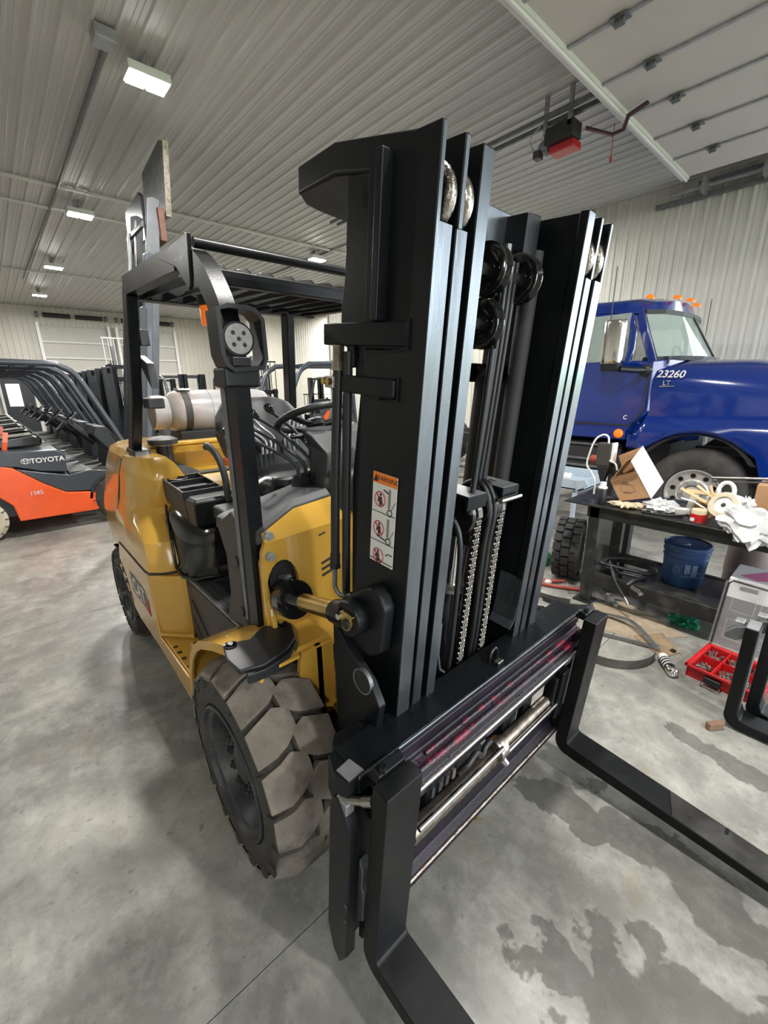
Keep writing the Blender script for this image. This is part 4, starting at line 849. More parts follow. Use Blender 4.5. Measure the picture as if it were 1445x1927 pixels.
# air pre-cleaner
pc = B().lathe((2.95,.765,1.29), (0,0,1), [(0,.05),(.17,.047)], 24).build('precleaner', 'black_plastic', FL, smooth=50)
B().lathe((2.95,.765,1.455), (0,0,1), [(0,.05),(.012,.053),(.014,.05)], 24).build('clamp_band', 'galv', pc, smooth=40)
B().lathe((2.95,.765,1.465), (0,0,1), [(0,.05),(.0,.085),(.022,.088),(.03,.086),(.045,.055),(.052,.0)], 28).build('rain_cap', 'grey_plastic', pc, smooth=40)
B().loft([[(2.78,.68,1.27),(3.08,.68,1.27),(3.08,.92,1.27),(2.78,.96,1.27)],[(2.80,.70,1.285),(3.05,.70,1.285),(3.05,.90,1.285),(2.80,.93,1.285)],[(2.89,.71,1.345),(3.01,.71,1.345),(3.01,.82,1.345),(2.89,.82,1.345)]]).build('precleaner_base', 'black_plastic', pc, bevel=.006)
B().box((2.76,.86,1.265), (2.84,1.6,1.285)).build('hood_seal', 'black_matte', FL)
B().cyl((2.98,.70,1.40), (2.95,.735,1.40), .014, n=6).build('clamp_screw', 'black_matte', pc)
# overhead guard ----------------------------------------------------
def leg(uc, dn=1):
    p = [(1.465,uc,.87),(1.455,uc,1.40),(1.45,uc,1.85),(1.475,uc,2.0),(1.53,uc,2.10),(1.62,uc,2.19),(1.75,uc,2.245),(1.90,uc,2.265),(2.60,uc,2.29)]
    return B().bar(p, .055, .085, up=(1,0,.15), sm=4).build('guard_leg', 'mast_paint', FL, smooth=35)
for uc in (.632, mu(.632)):
    leg(uc)
    B().bar([(2.98,uc-.03,1.40),(2.80,uc-.012,1.75),(2.60,uc,2.26)] if uc < 1 else [(2.98,1.675,1.36),(2.80,1.605,1.60),(2.63,1.535,2.26)], .055, .085, up=(1,0,.3)).build('guard_rear_post', 'mast_paint', FL, bevel=.008)
    B().loft([[(2.80,uc-.075,1.36),(3.06,uc-.075,1.38),(3.06,uc+.035,1.38),(2.80,uc+.035,1.34)],[(2.86,uc-.06,1.45),(3.02,uc-.06,1.46),(3.02,uc+.03,1.46),(2.86,uc+.03,1.45)]]).build('post_boot', 'black_plastic', FL, bevel=.01, seg=3)
    B().prism([(1.655,2.30),(1.63,2.295),(1.66,2.14),(1.68,2.13),(1.78,2.22),(1.96,2.28),(1.93,2.295)], 'u', uc-.036, uc-.022).build('corner_gusset', 'mast_paint', FL, bevel=.003)
    B().bar([(1.52,uc-.03,.90),(1.505,uc-.03,1.40),(1.50,uc-.03,1.85)], .004, .028, up=(1,0,.05)).build('leg_seam', 'galv_dark', FL)
B().cyl((1.65,.62,2.275), (1.65,mu(.62),2.275), .017, n=14).build('front_tube', 'mast_paint', FL, smooth=60)
B().box((1.80,.62,2.19), (1.84,mu(.62),2.245)).build('front_cross_bar', 'mast_paint', FL, bevel=.006)
B().box((2.62,.62,2.24), (2.70,mu(.60),2.305)).build('rear_cross_bar', 'mast_paint', FL, bevel=.008)
for k in range(10):
    u = .70 + (mu(.70)-.70)*k/9
    B().prism([(2.66,2.245),(1.82,2.20),(1.80,2.235),(1.86,2.275),(1.96,2.29),(2.66,2.30)], 'u', u-.004, u+.004).build('guard_slat', 'mast_paint', FL, bevel=.001, seg=1)
for u in (.66, mu(.66)): B().cyl((2.60,u+.03,2.27), (2.60,u+.08,2.27), .02, n=14).build('slot_boss', 'mast_paint', FL)
# plastic wing behind the near leg
B().prism([(1.72,1.26),(1.56,1.345),(1.52,1.32),(1.52,.86),(1.60,.84),(1.73,.81),(1.66,.97),(1.655,1.14),(1.70,1.22)], 'u', .60, .618).build('leg_trim', 'step_grey', FL, bevel=.006, seg=3)
for z in (1.14,.92): B().cyl((1.555,.594,z), (1.555,.60,z), .022, n=18).build('trim_plug', 'black_plastic', FL, bevel=.003)
# working lamp on the near leg
wl = B().prism(arc(.635,1.95,.055,0,360,28)[:-1], 'x', 1.405, 1.43).build('work_lamp', 'black_plastic', FL, bevel=.004)
B().lathe((1.43,.635,1.95), (1,0,0), [(0,.055),(.02,.053),(.05,.035),(.052,.0)], 24).build('lamp_back', 'black_matte', wl, smooth=40)
B().cyl((1.400,.635,1.95), (1.407,.635,1.95), .046, n=28).build('lamp_lens', mat('lens_grey', (.50,.48,.47), .2, 0, .2, 60, coat=.5).name, wl)
for du, dz in ((-.018,.018),(.018,.018),(-.018,-.018),(.018,-.018),(0,0)): B().lathe((1.3995,.635+du,1.95+dz), (1,0,0), [(0,.007),(.001,.007)], 12).build('led', 'rim_grey', wl)
fr = [(.568,2.03),(.60,2.042),(.665,2.042),(.69,2.035),(.712,2.01),(.714,1.89),(.70,1.862),(.60,1.855),(.58,1.87),(.57,1.90)]
B().bar([(1.42,u,z) for u, z in fr], .014, .085, up=(1,0,0), closed=True).build('lamp_frame', 'black_plastic', wl, smooth=40)
B().box((1.39,.602,1.865), (1.44,.665,1.895)).build('lamp_bracket', 'black_plastic', wl, bevel=.004)
B().box((1.40,.575,1.80), (1.50,.70,1.865)).build('lamp_mount', 'black_plastic', FL, bevel=.01)
B().cyl((1.45,.70,1.83), (1.45,.715,1.83), .016, n=14).build('mount_knob', 'galv_dark', FL)
# rear view mirror / beacon
B().cyl((2.30,.905,2.10), (2.30,.905,2.19), .045, n=18).build('beacon', 'lens_orange', FL, bevel=.006)
B().cyl((2.30,.905,2.19), (2.30,.905,2.235), .05, n=18).build('beacon_base', 'black_plastic', FL)
B().box((2.64,.655,2.02), (2.68,.70,2.10)).build('reflector_box', 'grey_plastic', FL, bevel=.004)
B().prism([(2.60,1.80),(2.75,1.92),(2.78,1.98),(2.62,1.93)], 'u', .66, .70).build('mirror_back', 'grey_plastic', FL, bevel=.004)
B().box((2.72,.66,1.69), (2.84,.75,1.75)).build('rear_lamp', 'grey_plastic', FL, bevel=.01)
# LP gas cylinder on the counterweight
lp = B().lathe((3.42,.93,1.635), (0,1,0), [(0,.02),(.005,.07),(.02,.105),(.05,.138),(.09,.152),(.30,.153),(.302,.156),(.31,.156),(.312,.153),(.53,.153),(.532,.156),(.54,.156),(.542,.153),(.72,.152),(.77,.138),(.80,.10),(.815,.02)], 36, True).build('gas_cylinder', 'tank_white', FL, smooth=35)
B().lathe((3.42,.845,1.635), (0,1,0), [(0,.108),(-.006,.112),(-.002,.118),(.06,.120),(.10,.112),(.10,.105),(.02,.106)], 32, False).build('cylinder_collar', 'tank_white', lp, smooth=40)
B().lathe((3.42,.87,1.635), (0,1,0), [(0,.0),(.0,.022),(.03,.026),(.06,.03)], 14).build('cylinder_valve', 'brass', lp)
for u in (1.035, 1.46): B().lathe((3.42,u,1.635), (0,1,0), [(0,.154),(0,.159),(.045,.159),(.045,.154)], 36, False).build('tank_strap', 'step_grey', lp, smooth=35)
B().box((3.35,1.02,1.785), (3.45,1.11,1.80)).build('strap_buckle', 'steel', lp, bevel=.003)
B().box((3.30,.98,1.43), (3.54,1.70,1.50)).build('tank_cradle', 'black_matte', FL, bevel=.01)
# tilt cylinder
p0, p1 = Vector((1.45,.705,1.00)), Vector(MT((.148,-.062,1.03)))
d = (p1-p0).normalized()
tc = B().cyl(p0 - d*.25, p0 + d*.17, .064, n=28).build('tilt_cylinder', 'black_gloss', FL, smooth=50)
B().lathe(p0 + d*.125, d, [(0,.064),(.0,.073),(.05,.073),(.05,.045),(.055,.045),(.055,.025)], 28).build('cylinder_head', 'black_gloss', tc, smooth=40)
B().cyl(p0 + d*.17, p0 + d*.28, .022, n=20).build('cylinder_rod', 'chrome', tc, smooth=60)
B().cyl(p0 + d*.245, p1 - d*.075, .031, n=24).build('rod_clevis', 'brass', tc, smooth=60)
B().cyl(p1 - d*.10, p1 - d*.015, .038, .048, n=20).build('rod_eye', 'mast_paint', tc, smooth=50)
up = Vector((0,0,1))
B().cyl(p0 + d*.02 + up*.078, p0 + d*.14 + up*.085, .010, n=10).cyl(p0 + d*.03 + up*.078, p0 + d*.045 + up*.078, .014, n=6).cyl(p0 + d*.115 + up*.083, p0 + d*.135 + up*.084, .014, n=6).build('cylinder_fitting', 'galv_dark', tc)
B().cyl(p0 + d*.14 + up*.03, p0 + d*.14 + up*.085, .012, n=8).build('cylinder_port', 'black_gloss', tc)
B().cb(p0 + d*.06 + Vector((-.02,-.058,-.03)), (.05,.006,.03), (0,0,30)).build('cylinder_label', 'label_white', tc)
B().tube([(1.18,.78,.60),(1.12,.80,.52),(1.16,.84,.44)], .01, 6).build('brake_pipe', 'brass', FL)
B().box((1.10,.70,.40), (1.16,.80,.46)).box((1.08,.72,.32), (1.13,.80,.36)).build('axle_clamp', 'galv_dark', FL, bevel=.004)
mat('mast_grey', (.075,.08,.09), .5, .1, .25, 9)
# ================================================================ the other forklifts
def lift(name, x0, uf, label, group, raised=0.0, col='orange', mastz=2.15, ax='u', f=1, mast=True, rest='mast_paint', cat='forklift'):
    """counterbalance forklift facing +u; x0 = near side, uf = u of the front axle; local s = forward, t = across, z"""
    t_ = thing(name, label, cat, (x0+.55, uf-.7*f, 0) if ax == 'u' else (x0-.7*f, uf+.55, 0), group)
    T = (lambda p: (x0 + p[1], uf + f*p[0], p[2])) if ax == 'u' else (lambda p: (x0 + f*p[0], uf + p[1], p[2]))
    b = lambda: MB(T)
    Wd = 1.10
    side = [(-2.35,.92),(-1.62,.93),(-1.25,.93),(-1.08,.885),(-.80,.64),(-.60,.50),(-.25,.45),(-.22,.20),(-1.13,.21),(-1.16,.42),(-1.28,.56),(-1.5,.62),(-1.70,.56),(-1.82,.36),(-1.84,.25),(-2.30,.25),(-2.38,.5)]
    P = lambda mb, poly, a, c: mb.add([(s, a, z) for s, z in poly] + [(s, c, z) for s, z in poly], [tuple(range(len(poly)))[::-1], tuple(range(len(poly), 2*len(poly)))] + [(i, (i+1) % len(poly), (i+1) % len(poly)+len(poly), i+len(poly)) for i in range(len(poly))])
    for a, c in ((0,.10),(Wd-.10,Wd)): P(b(), side, a, c).build('side_frame', col, t_, bevel=.012)
    P(b(), [(-2.38,.5),(-2.30,.25),(-1.84,.25),(-1.80,.95),(-2.1,1.12),(-2.34,1.02)], .06, Wd-.06).build('counterweight', col, t_, bevel=.05)
    P(b(), [(-1.80,.30),(-.25,.22),(-.25,.44),(-.60,.49),(-1.8,.90)], .10, Wd-.10).build('body', 'slate_dark', t_)
    P(b(), [(-2.0,.95),(-1.05,.885),(-.80,.80),(-.54,.76),(-.52,1.0),(-.60,1.06),(-.95,1.08),(-1.35,1.10),(-2.0,1.16)], .03, Wd-.03).build('seat_cover', 'slate', t_, bevel=.02)
    P(b(), [(-1.06,.87),(-.80,.645),(-.60,.505),(-.10,.46),(-.05,.72),(-.30,.76),(-.52,.72),(-.80,.79)], .02, Wd-.02).build('step_panel', 'slate', t_, bevel=.01)
    b().box((-.52,.05,.70), (.02,Wd-.05,.755)).build('floor_plate', 'step_grey', t_)
    P(b(), [(-.05,.72),(.10,.75),(.16,1.08),(.02,1.30),(-.12,1.32),(-.16,1.20),(-.02,1.0)], .15, Wd-.15).build('dash', 'slate_dark', t_, bevel=.02)
    for t in (.06, Wd-.06):
        b().tube([(-2.0,t,1.05),(-1.92,t,1.95),(-1.84,t,2.08),(-1.7,t,2.13),(-.55,t,2.12),(-.36,t,2.08),(-.22,t,1.97),(-.06,t,1.62),(.18,t,1.05)], .038, 8, sm=3).build('guard_pillar', 'slate', t_, smooth=50)
    for k in range(6):
        s = -1.65 + .21*k; b().box((s-.02,.06,2.10), (s+.02,Wd-.06,2.135)).build('guard_bar', 'slate_dark', t_)
    # black seat with orange belt
    P(b(), [(-1.25,1.08),(-.72,1.10),(-.70,1.20),(-.80,1.25),(-1.15,1.22),(-1.25,1.18)], .30, .80).build('seat_cushion', 'black_gloss', t_, bevel=.03)
    b().loft([[(-1.30-.03*0,.32,1.15),(-1.14,.32,1.15),(-1.14,.78,1.15),(-1.30,.78,1.15)],[(-1.40,.30,1.45),(-1.24,.30,1.42),(-1.24,.80,1.42),(-1.40,.80,1.45)],[(-1.46,.38,1.68),(-1.36,.38,1.66),(-1.36,.72,1.66),(-1.46,.72,1.68)]]).build('seat_backrest', 'black_plastic', t_, bevel=.03)
    b().bar([(-1.12,.27,1.02),(-1.08,.26,1.18),(-1.05,.27,1.30)], .05, .01, up=(0,1,0)).build('seat_belt', 'orange', t_)
    c = Vector((-.38,.55,1.38)); n = Vector((-.75,0,.8)).normalized(); ay = Vector((0,1,0)); az = n.cross(ay)
    sw = b().tube([c + (ay*math.cos(q)+az*math.sin(q))*.17 for q in (2*PI*k/18 for k in range(18))], .013, 6, closed=True).build('steering_wheel', 'black_plastic', t_, smooth=60)
    b().bar([c-ay*.16, c-n*.03, c+ay*.16], .025, .01, up=n).build('spoke', 'black_plastic', sw)
    b().cyl(c-n*.02, c-n*.42, .04, .06, 10).build('steering_column', 'black_plastic', t_, smooth=50)
    for k in range(3): b().tube([(-.15,.78+.05*k,1.2),(-.33,.78+.05*k,1.42)], .008, 6).ball((-.34,.78+.05*k,1.44), .02, 8).build('lever', 'black_gloss', t_)
    # wheels
    for s, r, w in ((-1.5,.27,.2),(0,.33,.24)):
        for sd in (0, 1):
            t0 = .0 if sd == 0 else Wd; dr = 1 if sd == 0 else -1
            m = 'wheel_cream' if s and col == 'orange' else 'rubber'
            q = b().lathe((s, t0-.01*dr, r), (0,dr,0), [(.02,r*.5),(0,r*.62),(0,r*.86),(.03,r),(w-.03,r),(w,r*.86),(w,r*.5)], 26, False).build('tyre', m, t_, smooth=40)
            b().lathe((s, t0, r), (0,dr,0), [(.02,r*.52),(.05,r*.45),(.06,.08),(.02,.07),(.02,0)], 20, False).build('rim', 'white' if s else col, q, smooth=40)
            if sd == 0:
                for k in range(16):
                    a = 2*PI*k/16; b().cb((s+r*.93*math.cos(a), -.012, r+r*.93*math.sin(a)), (.012,.006,r*.14), (0,90-math.degrees(a),0)).build('tread_slot', 'slate_dark', q)
    P(b(), [(.36*math.cos(q), .33+.37*math.sin(q)) for q in (math.radians(a) for a in range(20, 175, 14))] + [(.33*math.cos(q), .33+.34*math.sin(q)) for q in (math.radians(a) for a in range(174, 19, -14))], .0, .2).build('front_fender', 'slate_dark', t_)
    # mast
    if not mast: return t_
    for t in (.22, Wd-.30):
        b().box((.36,t,.05), (.50,t+.08,mastz)).build('outer_mast_rail', 'slate_dark', t_, bevel=.006)
        b().box((.40,t+.012,.1+raised*.5), (.54,t+.068,mastz+raised*.55)).build('middle_mast_rail', 'mast_paint', t_)
        q = b().box((.45,t+.09*(1 if t < .5 else -1),.1+raised), (.58,t+.08+.09*(1 if t < .5 else -1),mastz+raised)).build('inner_mast_rail', 'galv_dark' if raised else 'mast_paint', t_)
    for z in (.3, mastz-.1): b().box((.42,.22,z), (.47,Wd-.22,z+.08)).build('cross_beam', 'slate_dark', t_)
    b().cyl((.44,.40,.2), (.44,.40,mastz-.05), .035, n=10).build('lift_cylinder', 'black_gloss', t_, smooth=50)
    b().cyl((.44,.70,.2), (.44,.70,mastz-.05+raised), .022, n=10).build('lift_cylinder', 'steel' if raised else 'black_gloss', t_, smooth=50)
    cz = .15+raised*1.9
    for z in (cz+.02, cz+.40): b().box((.58,.05,z), (.66,Wd-.05,z+.12)).build('carriage_bar', 'mast_paint', t_, bevel=.006)
    for t in (.1, Wd-.22):
        P(b(), [(.66,cz+.55),(.72,cz+.55),(.72,cz-.02),(1.75,cz-.06),(1.75,cz-.08),(.68,cz-.08),(.66,cz)], t, t+.12).build('fork', 'fork_paint', t_)
    if raised < 1.2:
        for k in range(7): b().box((.62,.08+.155*k,cz+.5), (.635,.10+.155*k,cz+1.35)).build('backrest_bar', rest, t_)
        b().box((.62,.05,cz+1.33), (.64,Wd-.05,cz+1.37)).build('backrest_frame', rest, t_)
    return t_
row_g = 'orange forklifts parked in a row on the left'
F0 = lift('orange_forklift', 6.9, 1.12, 'nearest orange and slate forklift at the left edge, mast raised almost to the ceiling', row_g, mast=False)
F1 = lift('orange_forklift', 6.9+1.32, 1.10, 'second orange forklift of the left row, just behind the nearest one', row_g)
def slant(x0, x1, zb, zt, du, w, nm, m):
    k = (.52)/(4.2-.8); ub = lambda z: 1.42 + du + (z-.5)*k
    return MB().prism([(ub(zb),zb),(ub(zb)+w,zb),(ub(zt)+w,zt-.03),(ub(zt)+w*.5,zt),(ub(zt),zt-.03)], 'x', x0, x1).build(nm, m, F0, bevel=.012)
for x0, x1 in ((7.0,7.14),(7.86,8.0)):
    slant(x0, x1, .1, 2.9, .0, .10, 'outer_mast_rail', 'slate_dark'); slant(x0+.02, x1-.02, .4, 3.6, .07, .11, 'middle_mast_rail', 'slate'); slant(x0+.03, x1-.03, 1.5, 4.28, .10, .17, 'inner_mast_rail', 'mast_grey')
for z in (1.2, 2.75, 3.9): slant(7.1, 7.9, z, z+.1, .05, .05, 'cross_beam', 'slate_dark')
slant(7.22, 7.30, .5, 3.3, .03, .07, 'lift_cylinder', 'black_gloss'); slant(7.74, 7.80, .5, 4.0, .03, .05, 'lift_cylinder', 'galv_dark'); slant(7.45, 7.51, 1.0, 4.1, .06, .02, 'lift_chain', 'chain_steel')
for pts, m in (([(6.95,4.05),(7.95,4.10),(7.76,4.80),(6.90,4.90),(6.72,4.83)],'galv_dark'), ([(8.05,4.02),(9.05,4.02),(8.95,4.62),(8.10,4.66),(8.0,4.60)],'slate_dark')):
    MB().prism(pts, 'u', 2.30, 2.35).build('clamp_plate', m, F0, bevel=.01)
MB().prism([(6.93,4.05),(6.97,4.05),(6.75,4.83),(6.70,4.83)], 'u', 2.29, 2.36).build('plate_edge', 'steel_worn', F0)
MB().prism([(6.98,3.75),(7.45,3.75),(7.5,4.15),(6.95,4.15)], 'u', 2.20, 2.28).build('clamp_carriage', mat('rust', (.09,.038,.022), .7, 0, .4, 20).name, F0, bevel=.01)
# lettering on the nearest one
text_mesh('lettering', 'TOYOTA', .085, 'label_white', F0, plane_m((6.922,.405,.945), (0,1,0), (0,0,1)), .001, align='CENTER', offset=.002)
ob = MB().tube([(6.925, .185+.045*math.cos(a), .95+.03*math.sin(a)) for a in (2*PI*k/20 for k in range(20))], .004, 5, closed=True).tube([(6.925, .185+.018*math.cos(a), .95+.03*math.sin(a)) for a in (2*PI*k/16 for k in range(16))], .0035, 5, closed=True).tube([(6.925, .185+.032*math.cos(a), .965+.012*math.sin(a)) for a in (2*PI*k/16 for k in range(16))], .0035, 5, closed=True).build('round_emblem', 'label_white', F0)
text_mesh('unit_number', '1585', .07, 'label_white', F0, plane_m((6.892,.215,.545), (0,1,0), (0,0,1)), .001)
labels = ['second orange forklift of the left row, just behind the nearest one', 'third forklift of the left row, its steering wheel showing above the second', 'fourth forklift of the left row', 'fifth forklift of the left row', 'farthest forklift of the left row, nearest the dark walk door']
for k in range(1, 5):
    dup(F1, (1.32*k, .0-.02*k, 0), labels[k])
HM = lift('dark_forklift', 5.45, 3.1, 'dark forklift standing close behind the yellow one', None, col='slate_dark', f=-1)
# further machines by the back wall
lift('far_forklift', 17.6, 3.0, 'distant forklift before the left roll-up door with its pale load backrest raised', None, raised=1.0, ax='x', f=-1, rest='trim_white')
lift('far_forklift', 13.2, 5.75, 'black forklift with raised load backrest seen under the yellow forklift guard', None, raised=.55, col='slate_dark', ax='x', f=-1)
ofk = lift('far_forklift', 15.0, 9.55, 'orange forklift in the alcove seen through the steering wheel', None, ax='x', f=1)
lift('far_forklift', 12.6, 3.55, 'dark forklift behind the white gas cylinder', None, col='slate_dark', ax='x', f=-1)
lift('far_forklift', 18.6, 4.6, 'orange forklift far back before the second roll-up door', None, ax='x', f=-1)
tag(MB().box((12.80,9.85,1.12), (13.12,10.2,1.47)).build('cardboard_box', mat('cardboard', (.42,.24,.12), .8, 0, .15, 5).name, bevel=.004), 'small cardboard box on the counterweight of the alcove forklift', 'box')
tag(MB().lathe((11.3,8.6,.0), (0,0,1), [(0,.12),(.05,.14),(1.25,.14),(1.4,.08),(1.5,.05),(1.58,.05)], 16).build('gas_bottle', 'black_gloss', smooth=40), 'tall dark gas bottle standing before the alcove window', 'gas bottle')
# ================================================================ the blue truck tractor
TK = thing('semi_truck', 'dark blue semi truck tractor parked along the right wall', 'truck', (1.6, 7.2, 0))
TC = 7.2
def tmu(u): return 2*TC-u
# lower cab
def cabring(u, xf_top, xf_low, zt): return [(3.7,u,1.08),(3.7,u,zt),(2.2,u,zt),(xf_top,u,zt-.02),(xf_low,u,1.46),(2.0,u,1.28),(2.05,u,1.12)]
us2 = [(6.03,1.93,1.88,2.04),(6.0,1.90,1.87,1.95),(6.0,1.90,1.87,1.94)]
B().loft([[(3.7,6.08,1.10),(3.7,6.05,2.06),(1.87,6.05,2.05),(1.86,6.02,1.46),(2.02,6.02,1.28),(2.10,6.05,1.10)],
          [(3.7,6.25,1.02),(3.7,6.22,2.07),(1.74,6.25,2.07),(1.70,6.25,1.46),(1.8,6.25,1.28),(1.8,6.25,1.02)],
          [(3.7,TC,1.02),(3.7,TC,2.07),(1.52,TC,2.09),(1.5,TC,1.46),(1.5,TC,1.28),(1.5,TC,1.02)],
          [(3.7,tmu(6.25),1.02),(3.7,tmu(6.22),2.07),(1.74,tmu(6.25),2.07),(1.70,tmu(6.25),1.46),(1.8,tmu(6.25),1.28),(1.8,tmu(6.25),1.02)],
          [(3.7,tmu(6.08),1.10),(3.7,tmu(6.05),2.06),(1.87,tmu(6.05),2.05),(1.86,tmu(6.02),1.46),(2.02,tmu(6.02),1.28),(2.10,tmu(6.05),1.10)]]).build('cab', 'blue', TK, bevel=.02, seg=3, smooth=30)
# roof
rf = lambda u, z0, z1, xf, xr=3.7: [(xr,u,z0),(xr,u,z1),(2.8,u,z1+.02),(xf+.25,u,z1-.01),(xf+.05,u,z1-.07),(xf,u,z0)]
B().loft([rf(6.10,2.60,2.66,2.10), rf(6.16,2.60,2.76,2.06), rf(6.4,2.62,2.82,1.98), rf(6.8,2.64,2.86,1.90), rf(TC,2.64,2.87,1.87), rf(tmu(6.8),2.64,2.86,1.90), rf(tmu(6.4),2.62,2.82,1.98), rf(tmu(6.16),2.60,2.76,2.06), rf(tmu(6.10),2.60,2.66,2.10)]).build('cab_roof', 'blue', TK, smooth=45)
for f in (lambda u: u, tmu):
    B().bar([(1.88,f(6.07),2.03),(2.00,f(6.09),2.32),(2.13,f(6.13),2.64)], .09, .05, up=(0,1,0)).build('windscreen_pillar', 'blue', TK, bevel=.01)
    B().bar([(2.17,f(6.06),2.03),(2.14,f(6.07),2.2),(2.15,f(6.09),2.42),(2.22,f(6.12),2.62)], .07, .045, up=(0,1,0)).build('vent_pillar', 'blue', TK, bevel=.01)
    B().bar([(3.35,f(6.07),2.03),(3.35,f(6.12),2.64)], .5, .05, up=(0,1,0)).build('door_pillar', 'blue', TK, bevel=.01)
    B().bar([(1.86,f(6.10),2.07),(1.98,f(6.13),2.34),(2.08,f(6.17),2.60)], .035, .03, up=(0,1,0)).build('pillar_seal', 'black_matte', TK)
    B().box((2.2,min(f(6.07),f(6.09)),2.06), (3.12,max(f(6.07),f(6.09)),2.62)).build('side_glass', 'glass', TK)
# windscreen
gr = []
for z, k in ((2.07,0),(2.34,.5),(2.62,1)):
    gr.append([(1.87+.20*k,6.12+.03*k,z),(1.70+.24*k,6.4,z+.01),(1.56+.30*k,6.8,z+.01),(1.52+.32*k,TC,z+.01),(1.56+.30*k,tmu(6.8),z+.01),(1.70+.24*k,tmu(6.4),z+.01),(1.87+.20*k,tmu(6.12+.03*k),z)])
B().sheet(gr, (.008,0,0)).build('windscreen', 'glass', TK, smooth=60)
B().bar([(p[0]-.004,p[1],p[2]) for p in gr[0]], .03, .05).build('windscreen_seal', 'black_matte', TK)
B().bar([(p[0]-.004,p[1],p[2]) for p in gr[2]], .03, .05).build('windscreen_seal', 'black_matte', TK)
B().bar([(1.50,TC,2.07),(1.83,TC,2.62)], .02, .02).build('centre_seal', 'black_matte', TK)
# rear wall with a window, seats and wheel inside
B().box((3.60,6.15,2.05), (3.68,6.5,2.66)).box((3.60,tmu(6.5),2.05), (3.68,tmu(6.15),2.66)).box((3.60,6.4,2.52), (3.68,tmu(6.4),2.66)).build('rear_wall', 'black_matte', TK)
for u in (6.45, 7.55): B().box((2.8,u,1.95), (2.95,u+.5,2.55)).box((2.82,u+.12,2.55), (2.92,u+.38,2.68)).build('cab_seat', 'black_plastic', TK, bevel=.03)
B().tube([(2.05+.09*math.sin(a)*.4,7.65+.22*math.cos(a),2.12+.18*math.sin(a)) for a in (2*PI*k/20 for k in range(20))], .016, 6, closed=True).build('cab_steering_wheel', 'black_plastic', TK, smooth=60)
B().box((1.75,6.2,2.0), (2.05,tmu(6.2),2.10)).build('dashboard', 'black_matte', TK, bevel=.02)
# door shut lines, sill
B().tube([(3.1,6.018,2.05),(3.1,6.02,1.29)], .006, 5).tube([(3.1,6.016,1.285),(2.02,6.012,1.275),(1.885,6.006,1.46),(1.895,6.035,2.0)], .011, 5).build('door_gap', 'black_matte', TK)
B().box((2.05,6.0,1.09), (3.7,6.06,1.24)).build('sill', 'blue', TK, bevel=.015)
# hood
def hd(x, zt, zs, un):
    L_ = [(un+.02,1.25),(un,zs-.25),(un+.01,zs-.10),(un+.05,zs),(un+.18,zt-.08),(un+.5,zt-.015),(TC,zt)]
    return [(x,u,z) for u, z in L_] + [(x,tmu(u),z) for u, z in L_[-2::-1]]
B().loft([hd(1.845,2.06,1.93,6.05), hd(1.5,2.07,1.90,6.06), hd(1.0,2.05,1.84,6.10), hd(.4,1.98,1.76,6.18), hd(-.2,1.86,1.66,6.30), hd(-.5,1.75,1.5,6.45), hd(-.6,1.6,1.4,6.6)]).build('hood', 'blue', TK, smooth=50)
# near and far fender with the arch
def fend(f):
    cx, cz, R = 1.28, .52, .70; rings = []
    for x in (2.02,1.96,1.90,1.86,1.82,1.72,1.6,1.45,1.28,1.1,.95,.82,.72,.66,.62,.55,.3,-.1,-.45,-.62):
        dx = abs(x-cx); zb = max(cz + math.sqrt(max(R*R-dx*dx, 0)), .98) if x > .6 else .55
        if x in (.62,.66): zb = .8 if x == .66 else .6
        sh = .10 if x > 1.9 else 0; top = 1.46 if x < 1.9 else 1.36 if x < 1.99 else 1.2
        drop = max(0, (.5-x))*.22; tb = top-drop; zb = min(zb, tb-.12)
        pts = [(6.0,zb),(5.965,zb+.03),(5.955,max(zb+.05,1.16-drop)),(5.975,tb-.17),(6.02,tb-.10),(6.09,tb-.05),(6.22,tb),(6.45,tb+.06),(6.55,tb+.06),(6.55,zb)]
        if x > 1.9: pts = [(u+.04,z) for u, z in pts]
        rings.append([(x, f(u), z) for u, z in pts])
    return B().loft(rings).build('fender', 'blue', TK, smooth=42)
fend(lambda u: u); fend(tmu)
B().prism([(1.28+.69*math.cos(a), .52+.69*math.sin(a)) for a in (math.radians(q) for q in range(35, 150, 8))] + [(1.28+.60*math.cos(a), .60+.60*math.sin(a)) for a in (math.radians(q) for q in range(149, 34, -8))], 'u', 6.02, 6.6).build('wheel_well', 'black_matte', TK)
B().box((-.65,6.1,.35), (-.45,tmu(6.1),.75)).build('bumper', 'blue_dark', TK, bevel=.03)
B().box((.35,6.02,.62), (.62,6.3,.95)).build('fender_liner', 'slate_dark', TK, bevel=.02)
# lamps, mirror, antennas
for x, u, z in ((2.08,6.25,2.80),(1.93,6.75,2.83),(1.90,7.2,2.84),(1.93,7.65,2.83)): B().lathe((x,u,z-.02), (-.3,0,1), [(0,.055),(.025,.048),(.042,.022),(.045,0)], 14).build('marker_lamp', 'lens_orange', TK, smooth=50)
B().lathe((2.13,6.0,1.165), (0,-1,0), [(0,.06),(.02,.055),(.035,.03)], 18).build('side_lamp', 'lens_orange', TK, smooth=50)
def mring(z, k=1): return [(2.225+.125*k*math.copysign(abs(math.cos(a))**.7, math.cos(a)), 5.71+.085*k*math.copysign(abs(math.sin(a))**.8, math.sin(a)), z) for a in (2*PI*q/28 for q in range(28))]
mr = B().loft([mring(2.02,.93), mring(2.035,.99), mring(2.06), mring(2.46), mring(2.49,.98), mring(2.505,.90), mring(2.51,.5)]).build('mirror', 'chrome', TK, smooth=60)
B().loft([mring(1.93,.70), mring(1.95,.86), mring(2.02,.97)]).build('mirror_foot', 'black_plastic', mr, smooth=50)
